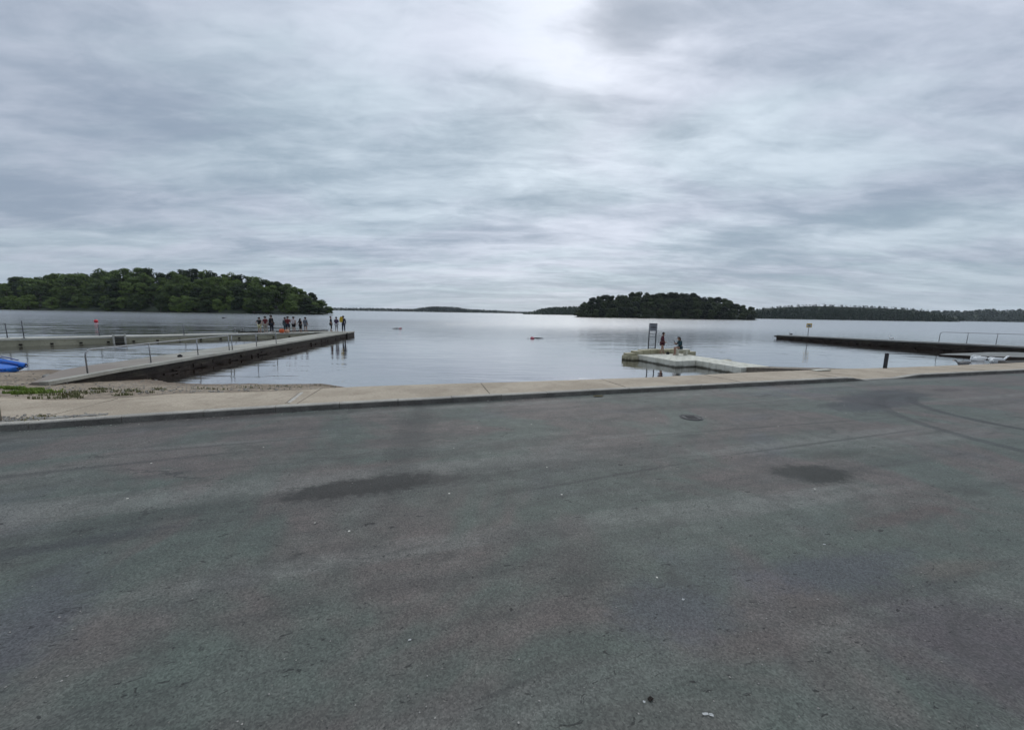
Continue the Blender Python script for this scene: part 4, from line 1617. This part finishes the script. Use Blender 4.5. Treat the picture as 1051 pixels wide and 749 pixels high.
bs = [jpt(962.5, 1.7), jpt(991, 1.7), jpt(1021, 1.7), jpt(1054, 1.7), jpt(1090, 1.7)]
railing(bs, 1.02, 'thin galvanised railing standing on the right hand jetty', True, True, .026)
p = jpt(828.3, .5)
root = empty('warning_sign', p, -0.3)
tag(root, 'small square yellow sign on a thin pole on the right jetty', 'sign')
sh = 1.62
bm = bmesh.new(); tube(bm, [(0, 0, 0), (0, 0, sh)], .032); build('pole', bm, M_darkmetal, root)
bm = bmesh.new(); box(bm, (0, -.045, sh - .22), (.60, .025, .52), bevel=.02); pn = build('panel', bm, M_yellow, root)
bm = bmesh.new(); box(bm, (0, -.060, sh - .25), (.46, .006, .30)); build('printed_area', bm, M_paleprint, pn)
bm = bmesh.new(); box(bm, (0, -.065, sh - .20), (.22, .006, .12)); box(bm, (0, -.065, sh - .34), (.34, .006, .04)); build('printed_symbol', bm, M_boarddk, pn)

# low concrete slip beyond the swans
s0, s1, s2 = gp(964, 362.6, -1.2), gp(1031, 366.2, -1.2), gp(1051, 367.3, -1.15)
slip = empty('slipway', (s1.x, s1.y, WZ))
tag(slip, 'low flat concrete slipway at the right beyond the swans', 'slipway')
bm = bmesh.new()
ed = [s0, s1, s2, s2 + Vector((12, -3, 0)), s2 + Vector((13, 4, 0)), s1 + Vector((3.2, 3.6, 0)), s0 + Vector((1.6, .8, 0))]
zz = [-1.30, -1.20, -1.1, -.9, -.9, -1.15, -1.28]
prism(bm, [(p.x, p.y, z) for p, z in zip(ed, zz)], -2.4, 0, 0, 1)
build_under('slab', bm, [MATS['jetty_concrete'], M_wall], slip)
# stone apron by the right end of the path
bm = bmesh.new()
s3, s4 = gp(1036, 371.8, -1.0), gp(1051, 370.0, -.85)
ed = [s3, s3 + Vector((14, 2.0, 0)), s3 + Vector((15, 4, 0)), s3 + Vector((1.2, 1.5, 0))]
prism(bm, [(p.x, p.y, -1.05) for p in ed], -2.4, 0, 0, 0)
build_under('apron', bm, [M_wall], slip)

# ------------------------------------------------------------------ kayaks on the beach
def kayak(tip, heading, L, label, mat, tilt):
    root = empty('kayak', tip, heading)
    tag(root, label, 'kayak')
    bm = bmesh.new()
    n = 22
    rings = []
    for i in range(n + 1):
        t = i / n
        w = .39 * math.sin(math.pi * min(1, max(0, t))) ** .62 + .012
        rise = .16 * (abs(t - .5) * 2) ** 2.6
        hgt_ = .36 - .16 * (abs(t - .5) * 2) ** 2
        ring = []
        for k in range(16):
            a = k * 2 * math.pi / 16
            y = math.cos(a) * w
            z = math.sin(a)
            z = rise + hgt_ * (.5 + .5 * (abs(z) ** .8) * (1 if z > 0 else -1))
            ring.append(bm.verts.new((-t * L, y, z)))
        rings.append(ring)
    for r0, r1 in zip(rings, rings[1:]):
        for k in range(16): bm.faces.new((r0[k], r1[k], r1[(k + 1) % 16], r0[(k + 1) % 16]))
    bm.faces.new(rings[0]); bm.faces.new(rings[-1][::-1])
    bmesh.ops.recalc_face_normals(bm, faces=bm.faces[:])
    rx = Matrix.Rotation(tilt, 4, 'X')
    bm.transform(rx)
    build('hull', bm, mat, root, smooth=True)
    bm = bmesh.new()
    tube(bm, [(-.02, 0, .28), (.05, 0, .33), (.10, 0, .28), (.05, 0, .22)], .016)
    tube(bm, [(.09, -.06, .28), (.09, .06, .28)], .022)
    bm.transform(rx)
    build('toggle', bm, M_black, root)
    bm = bmesh.new()
    pts = [(-L * .5 + .48 * math.cos(a), .25 * math.sin(a), .365) for a in [k * math.pi / 10 for k in range(21)]]
    tube(bm, pts, .03)
    bm.transform(rx)
    build('cockpit_rim', bm, M_black, root)
    bm = bmesh.new()
    tube(bm, [(-.25, .20, .34), (-.7, .30, .35), (-1.2, .36, .36)], .022)
    tube(bm, [(-.25, -.20, .34), (-.7, -.30, .35), (-1.2, -.36, .36)], .022)
    bm.transform(rx)
    build('gunwale', bm, M_navy, root)


k1 = onbeach(22.0, 382.2)
kayak((k1.x, k1.y, k1.z - .08), R(-6), 3.4, 'bright blue kayak on the beach, nose towards the pier', M_blue, .35)
k2 = onbeach(10.0, 381.0)
kayak((k2.x - .2, k2.y + .45, k2.z + .02), R(-14), 3.2, 'blue kayak leaning behind the front one at the water edge', M_blue, -.9)

# ------------------------------------------------------------------ things on the road
p = gp(709.5, 428.6, 0)
root = empty('drain_cover', (p.x, p.y, 0))
tag(root, 'small round dark iron cover set in the asphalt', 'manhole cover')
bm = bmesh.new()
bmesh.ops.create_cone(bm, cap_ends=True, segments=36, radius1=.145, radius2=.143, depth=.02)
bmesh.ops.translate(bm, vec=(0, 0, -.002), verts=bm.verts)
for k in range(5): box(bm, (0, -.08 + k * .04, .009), (.16, .012, .006))
build('lid', bm, M_iron, root)
bm = bmesh.new()
tube(bm, [(math.cos(a) * .163, math.sin(a) * .163, -.004) for a in [k * math.pi / 18 for k in range(37)]], .013)
build('frame', bm, M_iron, root)


def scrap(px, py, sx, sy, rz, mat, label, nm='paper_scrap', cat='litter', lift=.004):
    p = gp(px, py, 0)
    bm = bmesh.new()
    n = 6
    g = [[bm.verts.new(((i / n - .5) * sx, (j / n - .5) * sy * (1 - .3 * abs(i / n - .5)), lift + .25 * sy * (noise.noise(Vector((i * .6, j * .6, px))) + .3) ** 2)) for j in range(n + 1)] for i in range(n + 1)]
    for i in range(n):
        for j in range(n): bm.faces.new((g[i][j], g[i + 1][j], g[i + 1][j + 1], g[i][j + 1]))
    bmesh.ops.solidify(bm, geom=bm.faces[:], thickness=.001)
    o = build(nm, bm, mat, None, (p.x, p.y, 0))
    o.rotation_euler = (0, 0, rz)
    tag(o, label, cat)


scrap(724, 733, .024, .010, 0.05, M_paper, 'larger of the two white paper scraps at the bottom of the road')
scrap(730, 734, .016, .012, -.2, M_paper, 'smaller folded white paper scrap beside the larger one')
scrap(661, 720.5, .009, .010, 1.1, M_paper, 'white fleck of litter beside a dark dead leaf')
scrap(667.5, 717.5, .024, .018, .6, cloth('dark_leaf', (.035, .026, .02)), 'curled dark dead leaf on the lower road', 'dead_leaf', 'leaf')
scrap(614, 406.9, .20, .07, .3, M_leafdry, 'yellow brown leaf litter lying against the kerb', 'dead_leaf', 'leaf', .015)
scrap(420.5, 657, .014, .010, .3, M_paper, 'white fleck of litter on the middle of the road')
scrap(701, 615.5, .015, .012, .8, M_paper, 'white fleck of litter on the smooth bluish patch')
scrap(846, 559, .018, .010, .2, M_paper, 'white fleck of litter below the dark oval stain')

# ------------------------------------------------------------------ trees
def leaf_quads(bm, rr, c, r, n, s0_, s1_, up=.35):
    """leaf clumps scattered through an ellipsoid shell"""
    for i in range(n):
        d = Vector((rr.gauss(0, 1), rr.gauss(0, 1), rr.gauss(0, 1)))
        d.normalize()
        q = rr.uniform(.62, 1.08)
        p = c + Vector((d.x * r[0], d.y * r[1], d.z * r[2])) * q
        nn = (d + Vector((rr.uniform(-.8, .8), rr.uniform(-.8, .8), rr.uniform(-.5, .8) + up))).normalized()
        a = nn.orthogonal().normalized()
        a = Matrix.Rotation(rr.uniform(0, 6.28), 3, nn) @ a
        b = nn.cross(a)
        s = rr.uniform(s0_, s1_)
        k = rr.uniform(.55, 1.0)
        vs = [bm.verts.new(p + a * s * x + b * s * y * k + nn * s * w) for x, y, w in ((-.5, -.15, 0), (0, -.55, .1), (.5, -.1, -.05), (.25, .5, .08), (-.3, .45, -.08))]
        bm.faces.new(vs)


def tree_proto(seed, H, W, mat, conifer=False, nl=16, per=120, ls=(.5, 1.0)):
    rr = random.Random(seed)
    root = empty('broadleaf_tree', (0, 0, 0))
    bm = bmesh.new()
    tube(bm, [(0, 0, -1.5), (.1, 0, H * .18), (rr.uniform(-.3, .3), rr.uniform(-.3, .3), H * .45), (rr.uniform(-.6, .6), rr.uniform(-.6, .6), H * .75)], [W * .075, W * .055, W * .038, W * .012], 7)
    for k in range(5):
        a = rr.uniform(0, 6.28)
        z = H * rr.uniform(.22, .5)
        tube(bm, [(0, 0, z), (math.cos(a) * W * .18, math.sin(a) * W * .18, z + H * .12), (math.cos(a) * W * .36, math.sin(a) * W * .36, z + H * .22)], [W * .028, W * .018, W * .006], 5)
    build('trunk', bm, M_bark, root)
    bm = bmesh.new()
    for k in range(nl):
        a = rr.uniform(0, 6.28)
        t = rr.random() ** .8
        z = H * (.05 + .84 * t)
        env = math.sin(math.pi * min(1, .26 + .68 * t)) ** .6
        q = W * .5 * env * math.sqrt(rr.random()) * .82
        r = W * rr.uniform(.14, .23)
        leaf_quads(bm, rr, Vector((math.cos(a) * q, math.sin(a) * q, z)), (r, r, r * rr.uniform(.6, .85)), per, *ls)
    build('crown', bm, mat, root)
    return root


def grow(tops, D0, rows, dz, label, group, protos, ref_h, hill_name, base_z=WZ, hmin=6, shrink_front=.62, spacing=5.5, seed=1):
    """island: `tops` = [(px, py)] skyline in the photo at distance D0 (back row)."""
    rr = random.Random(seed)
    X = []
    for px, py in tops:
        p = pt(px, py, D0)
        X.append((p.x, p.z))
    xa, xb = X[0][0], X[-1][0]
    nrow = len(rows)
    # hill: ground rises from the front shore to the back row
    def ground(x, f):
        top = lerp_tab(X, x)
        th = min(15.0, max(hmin, (top - base_z) * .62))
        g = max(.2, top - th - base_z)
        return base_z + g * (f ** .8), th
    n = 0
    for ri, (Y, f) in enumerate(rows):
        k = Y / D0
        x = xa * k if xa * xb < 0 or True else xa
        x = xa * k + rr.uniform(0, spacing * .6)
        while x < xb * k - 1.0:
            xx = x / k
            gz, th = ground(xx, f)
            if f < 1: th *= shrink_front + .38 * f
            jit = rr.uniform(.84, 1.12) if f < 1 else rr.uniform(.93, 1.03)
            pr = protos[rr.randrange(len(protos))]
            o = pr if not pr.get('used') else copy_tree(pr)
            pr['used'] = 1
            if 'used' in o.keys() and o is not pr: del o['used']
            o.location = (x, Y + rr.uniform(-3.5, 3.5), gz)
            s = th * jit / ref_h
            ws = min(max(s, .72), 1.15) * rr.uniform(.85, 1.15)
            o.scale = (ws, ws, s)
            o.rotation_euler = (0, 0, rr.uniform(0, 6.28))
            tag(o, label, 'tree', group)
            n += 1
            x += spacing * rr.uniform(.75, 1.25)
    # hill mesh
    bm = bmesh.new()
    Yf, Yb = rows[0][0] - 9, rows[-1][0]
    prof = [(Yf + 5, -1), (Yf + 6, 0.02)] + [(Yf + (Yb - Yf) * t, t) for t in (.25, .4, .55, .78, 1.0)] + [(Yb + 25, 1.0), (Yb + 60, .4), (Yb + 90, -1)]
    rws = []
    m = 40
    for i in range(m + 1):
        xx = xa - 6 + (xb - xa + 12) * i / m
        endf = min(1, min(i, m - i) / 2.0)
        r = []
        for (Y, f) in prof:
            gz = ground(xx, max(0, f))[0] if f >= 0 else base_z - 2
            z = base_z - .5 + (gz - base_z) * endf if f >= 0 else base_z - 2
            r.append(bm.verts.new((xx * Y / D0, Y, z + (.4 if f == 0.02 else 0))))
        rws.append(r)
    for r0, r1 in zip(rws, rws[1:]):
        for k in range(len(r0) - 1):
            f_ = bm.faces.new((r0[k], r1[k], r1[k + 1], r0[k + 1])); f_.smooth = True
    bmesh.ops.recalc_face_normals(bm, faces=bm.faces[:])
    tag(build(hill_name, bm, M_hill), kind='structure')
    return n


PA = [tree_proto(20 + k, 13.0, 10.5, M_leafA, nl=24, per=190, ls=(.42, .85)) for k in range(6)]
T1 = [(-95, 308), (-60, 300), (-30, 294), (0, 289), (20, 283.5), (50, 281), (65, 278), (90, 280), (110, 275.5), (130, 273.5), (150, 274), (163, 279), (180, 277.5), (200, 274.5), (215, 276), (225, 281),
      (240, 279.5), (260, 283), (285, 287.5), (305, 294), (320, 299.5), (332, 308), (339, 315.5)]
n1 = grow(T1, 262, [(222, .0), (231, .30), (243, .62), (262, 1.0)], 0, 'dark green broadleaf tree in the wood covering the large island at left', 'trees of the left island wood', PA, 13.0, 'island_ground', spacing=6.0, seed=4)
PB = [tree_proto(60 + k, 13.0, 11.0, M_leafB, nl=24, per=150, ls=(.55, 1.05)) for k in range(5)]
T2 = [(593, 318), (600, 309), (612, 303.5), (622, 301.5), (630, 303), (640, 301.5), (650, 300), (662, 299.5), (668, 302), (674, 300.5), (685, 299.5), (700, 299), (712, 300.5), (719, 303), (730, 304), (745, 306), (757, 311), (768, 314), (775, 320)]
n2_ = grow(T2, 372, [(325, 0.0), (337, .3), (352, .62), (372, 1.0)], 0, 'nearly black broadleaf tree in the wood covering the small middle island', 'trees of the middle island wood', PB, 13.0, 'islet_ground', spacing=6.3, seed=8)
print('TREES', n1, n2_)


def far_wood(name, tops, D, depth, mat, spacing, leaf, nleaf, conifer, seed, hfrac=.6, hmax=16):
    rr = random.Random(seed)
    X = [(pt(px, py, D).x, pt(px, py, D).z) for px, py in tops]
    xa, xb = X[0][0], X[-1][0]
    bm = bmesh.new()
    for ri, f in enumerate((0, .35, .7, 1.0)):
        Y = D - depth * (1 - f)
        k = Y / D
        x = xa * k
        while x < xb * k:
            top = lerp_tab(X, x / k)
            th = min(hmax, max(4, (top - WZ) * hfrac)) * (rr.uniform(.92, .99) if rr.random() < .93 else 1.05) * (1 if f > .9 else .85)
            gz = WZ + max(0, (top - WZ) - min(hmax, max(4, (top - WZ) * hfrac))) * f
            c = Vector((x, Y + rr.uniform(-depth * .1, depth * .1), gz))
            for i in range(nleaf):
                t = rr.random() ** (1.2 if conifer else 1.0)
                if conifer:
                    w = th * (.26 * (1 - t * t) + .05)
                    z = th * (.05 + .97 * t)
                else:
                    w = th * .45 * math.sin(math.pi * min(1, .15 + .82 * t)) ** .6
                    z = th * (.05 + .95 * t)
                a = rr.uniform(0, 6.283)
                p = c + Vector((math.cos(a) * w, math.sin(a) * w, z))
                nn = Vector((math.cos(a), math.sin(a), rr.uniform(-.1, 1.0))).normalized()
                u_ = nn.orthogonal().normalized()
                u_ = Matrix.Rotation(rr.uniform(0, 6.28), 3, nn) @ u_
                v_ = nn.cross(u_)
                s = leaf * rr.uniform(.6, 1.2) * (1 if not conifer else (1.15 - .75 * t))
                bm.faces.new([bm.verts.new(p + u_ * s * xx + v_ * s * yy) for xx, yy in ((-.5, -.3), (.2, -.5), (.5, .2), (-.1, .5))])
            x += spacing * rr.uniform(.6, 1.4)
    tag(build(name, bm, mat), kind='stuff')
    # the land under it
    bm = bmesh.new()
    rws = []
    m = 30
    for i in range(m + 1):
        xx = xa + (xb - xa) * i / m
        top = lerp_tab(X, xx)
        g = max(0.6, (top - WZ) - min(hmax, max(4, (top - WZ) * hfrac)))
        prof = [(D - depth * 1.12, -1), (D - depth * 1.06, .6), (D - depth * .6, g * .5 + 2.5), (D - depth * .2, g + 4), (D, g + .76 * (top - WZ - g)), (D + depth, g + .76 * (top - WZ - g)), (D + depth * 2.5, -1)]
        rws.append([bm.verts.new((xx * Y / D, Y, WZ + z)) for Y, z in prof])
    for r0, r1 in zip(rws, rws[1:]):
        for k in range(len(r0) - 1): bm.faces.new((r0[k], r1[k], r1[k + 1], r0[k + 1]))
    bmesh.ops.recalc_face_normals(bm, faces=bm.faces[:])
    tag(build(name.replace('wood', 'hill'), bm, M_hill), kind='structure')


far_wood('conifer_wood', [(760, 322), (772, 317), (790, 315), (800, 313.8), (830, 312.2), (850, 312), (880, 313.2), (905, 314.2), (925, 315.3), (945, 317.3), (962, 321), (985, 325)], 640, 60, M_leafC, 2.6, 2.6, 56, True, 2, .62, 16)
far_wood('shore_wood', [(905, 324), (930, 321), (955, 318.8), (980, 318.8), (1000, 318.6), (1012, 317), (1020, 317), (1030, 318.6), (1051, 317), (1080, 316), (1130, 316)], 1050, 90, M_leafC, 5.5, 3.6, 40, False, 3, .5, 15)
far_wood('far_wood', [(300, 314.5), (345, 316), (380, 316.2), (425, 317.2), (432, 315.8), (445, 314.3), (465, 314.8), (480, 317.2), (510, 318.8), (530, 320), (560, 320.5), (600, 321)], 1500, 120, M_leafC, 6.5, 4.4, 40, False, 4, .55, 15)
far_wood('headland_wood', [(538, 322), (546, 320), (555, 317), (565, 315.2), (580, 314.6), (600, 314), (640, 315)], 820, 70, M_leafC, 4.5, 3.0, 46, False, 5, .6, 15)

# ------------------------------------------------------------------ hazy air
bm = bmesh.new()
bmesh.ops.create_cube(bm, size=1)
bmesh.ops.scale(bm, vec=(5200, 2300, 66), verts=bm.verts)
bmesh.ops.translate(bm, vec=(0, 930, 28.4), verts=bm.verts)
hm = bpy.data.materials.new('haze_air')
hm.use_nodes = True
hm.node_tree.nodes.remove(hm.node_tree.nodes['Principled BSDF'])
pv = hm.node_tree.nodes.new('ShaderNodeVolumePrincipled')
pv.inputs['Color'].default_value = (0.86, 0.92, 1.0, 1)
pv.inputs['Density'].default_value = 0.00009
hm.node_tree.links.new(pv.outputs[0], hm.node_tree.nodes['Material Output'].inputs['Volume'])
tag(build('haze', bm, hm), kind='stuff')

# ------------------------------------------------------------------ light and sky
SUN_EL, SUN_AZ = 34.0, 10.0            # azimuth to the right of +Y
sd = Vector((math.sin(R(SUN_AZ)) * math.cos(R(SUN_EL)), math.cos(R(SUN_AZ)) * math.cos(R(SUN_EL)), math.sin(R(SUN_EL))))
sun = bpy.data.lights.new('sun', 'SUN')
sun.energy = 0.5
sun.angle = R(40)
sun.color = (1.0, 0.96, 0.90)
so = bpy.data.objects.new('sun', sun)
col.objects.link(so)
so.rotation_euler = (-sd).to_track_quat('-Z', 'Y').to_euler()
so.location = (0, 0, 60)

w = bpy.data.worlds.new('World')
sc.world = w
w.use_nodes = True
wt = NT.__new__(NT)
wt.t = w.node_tree
wt.n = w.node_tree.nodes
bg = wt.n['Background']
sky = wt.new('ShaderNodeTexSky', sky_type='NISHITA')
sky.sun_disc = False
sky.sun_elevation = R(SUN_EL)
sky.sun_rotation = R(SUN_AZ)
tc = wt.new('ShaderNodeTexCoord').outputs['Generated']
sep = wt.new('ShaderNodeSeparateXYZ')
wt.link(tc, sep.inputs[0])
zc = wt.math('ADD', wt.math('MAXIMUM', sep.outputs['Z'], 0.0), 0.13)
cx = wt.math('DIVIDE', sep.outputs['X'], zc)
cy = wt.math('DIVIDE', sep.outputs['Y'], zc)
cmb = wt.new('ShaderNodeCombineXYZ')
wt.link(cx, cmb.inputs[0]); wt.link(cy, cmb.inputs[1])
CP = cmb.outputs[0]
nA = wt.noise(wt.mapping(CP, scale=(0.42, 0.55, 1), rot=(0, 0, 0.35), loc=(2.3, 1.1, 0)), 1.0, 7, 0.5, 0.6)
nB = wt.noise(wt.mapping(CP, scale=(0.55, 1.9, 1), rot=(0, 0, -0.45), loc=(0.4, 3.3, 0)), 1.0, 8, 0.58, 0.5)
nC = wt.noise(wt.mapping(CP, scale=(1.6, 3.0, 1), rot=(0, 0, 0.25)), 1.0, 8, 0.6, 0.5)
nD = wt.noise(wt.mapping(CP, scale=(4.0, 9.0, 1), rot=(0, 0, -0.3), loc=(1, 5, 0)), 1.0, 7, 0.62, 0.6)
dn = wt.math('ADD', wt.math('MULTIPLY', nA, 0.30), wt.math('MULTIPLY', nB, 0.28))
dn = wt.math('MULTIPLY_ADD', nC, 0.27, dn)
dn = wt.math('MULTIPLY_ADD', nD, 0.15, dn)
# single cloud banks: (px, py, half width, half height, tilt, darken(-)/lighten(+))
dist = wt.noise(wt.mapping(CP, scale=(0.9, 1.3, 1), loc=(7, 2, 0)), 1.0, 6, 0.6, 0.4)
for (px, py, hw, hh_, til, k) in ((930, 217, 270, 26, -.06, -.085), (1010, 175, 150, 40, -.1, -.03), (90, 215, 190, 34, .12, -.06), (290, 160, 120, 16, .1, -.05), (705, 6, 110, 20, .0, -.05), (650, 30, 40, 24, .3, -.06),
                                (500, 208, 90, 12, .0, -.04), (440, 243, 190, 10, .0, -.03), (60, 60, 240, 90, .2, -.05), (560, 25, 45, 50, .9, .02), (640, 85, 80, 30, .2, .03), (420, 90, 170, 50, -.5, .05), (880, 90, 200, 45, -.2, .04), (60, 250, 200, 12, 0, .04), (610, 180, 160, 20, -.1, .05)):
    d0 = ray(px, py)
    dl = (ray(px + 1, py) - d0).length
    az = math.atan2(d0.x, d0.y)
    vv = wt.mapping(tc, loc=tuple(d0), rot=(0, til, -az), scale=(hw * dl, 2.0, hh_ * dl), typ='TEXTURE')
    ln = wt.new('ShaderNodeVectorMath', operation='LENGTH')
    wt.link(vv, ln.inputs[0])
    dd = wt.math('MULTIPLY_ADD', wt.math('SUBTRACT', dist, 0.5), 3.4, ln.outputs['Value'])
    dn = wt.math('ADD', dn, wt.mr(dd, 0.25, 1.35, k, 0.0))
# nearness to the veiled sun
dp = wt.new('ShaderNodeVectorMath', operation='DOT_PRODUCT')
wt.link(tc, dp.inputs[0])
dp.inputs[1].default_value = sd
g1 = wt.math('POWER', wt.math('MAXIMUM', dp.outputs['Value'], 0.0), 3.2)
g2 = wt.math('POWER', wt.math('MAXIMUM', dp.outputs['Value'], 0.0), 50.0)
base = wt.mix(wt.mr(dn, 0.34, 0.63), (2.36, 2.94, 3.66), (4.48, 4.96, 5.68))
hue = wt.noise(wt.mapping(CP, scale=(0.7, 1.2, 1), loc=(9, 4, 0)), 1.0, 4, 0.5, 0.5)
base = wt.mix(1.0, base, wt.mix(wt.mr(hue, .38, .62), (0.965, 1.01, 1.0), (1.012, 0.995, 1.015)), 'MULTIPLY')
base = wt.mix(wt.mr(sep.outputs['Z'], 0.10, 0.0, 0, .5), base, (3.5, 4.3, 5.1))
glow = wt.math('ADD', wt.math('MULTIPLY', g1, wt.mr(dn, .40, .62, .10, .40)), wt.math('MULTIPLY', g2, wt.mr(dn, .46, .60, .0, .16)))
base = wt.mix(glow, base, wt.mix(1.0, base, (1.95, 1.9, 1.84), 'MULTIPLY'))
# unseen sky: brightened overhead to add light, dimmed behind camera to deepen shade
base = wt.mix(wt.mr(sep.outputs['Z'], .63, .92), base, wt.mix(1.0, base, (3.0, 2.85, 2.7), 'MULTIPLY'))
base = wt.mix(wt.mr(sep.outputs['Y'], .1, -.6), base, wt.mix(1.0, base, (.58, .60, .63), 'MULTIPLY'))
skc = wt.mix(0.05, base, sky.outputs[0])
wt.link(skc, bg.inputs['Color'])
bg.inputs['Strength'].default_value = 0.1

sc.view_settings.view_transform = 'Standard'
sc.view_settings.look = 'None'
sc.view_settings.exposure = 0.3
sc.view_settings.gamma = 1
sc.view_settings.use_curve_mapping = False
sc.render.engine = 'CYCLES'
sc.cycles.max_bounces = 6
sc.cycles.use_denoising = True
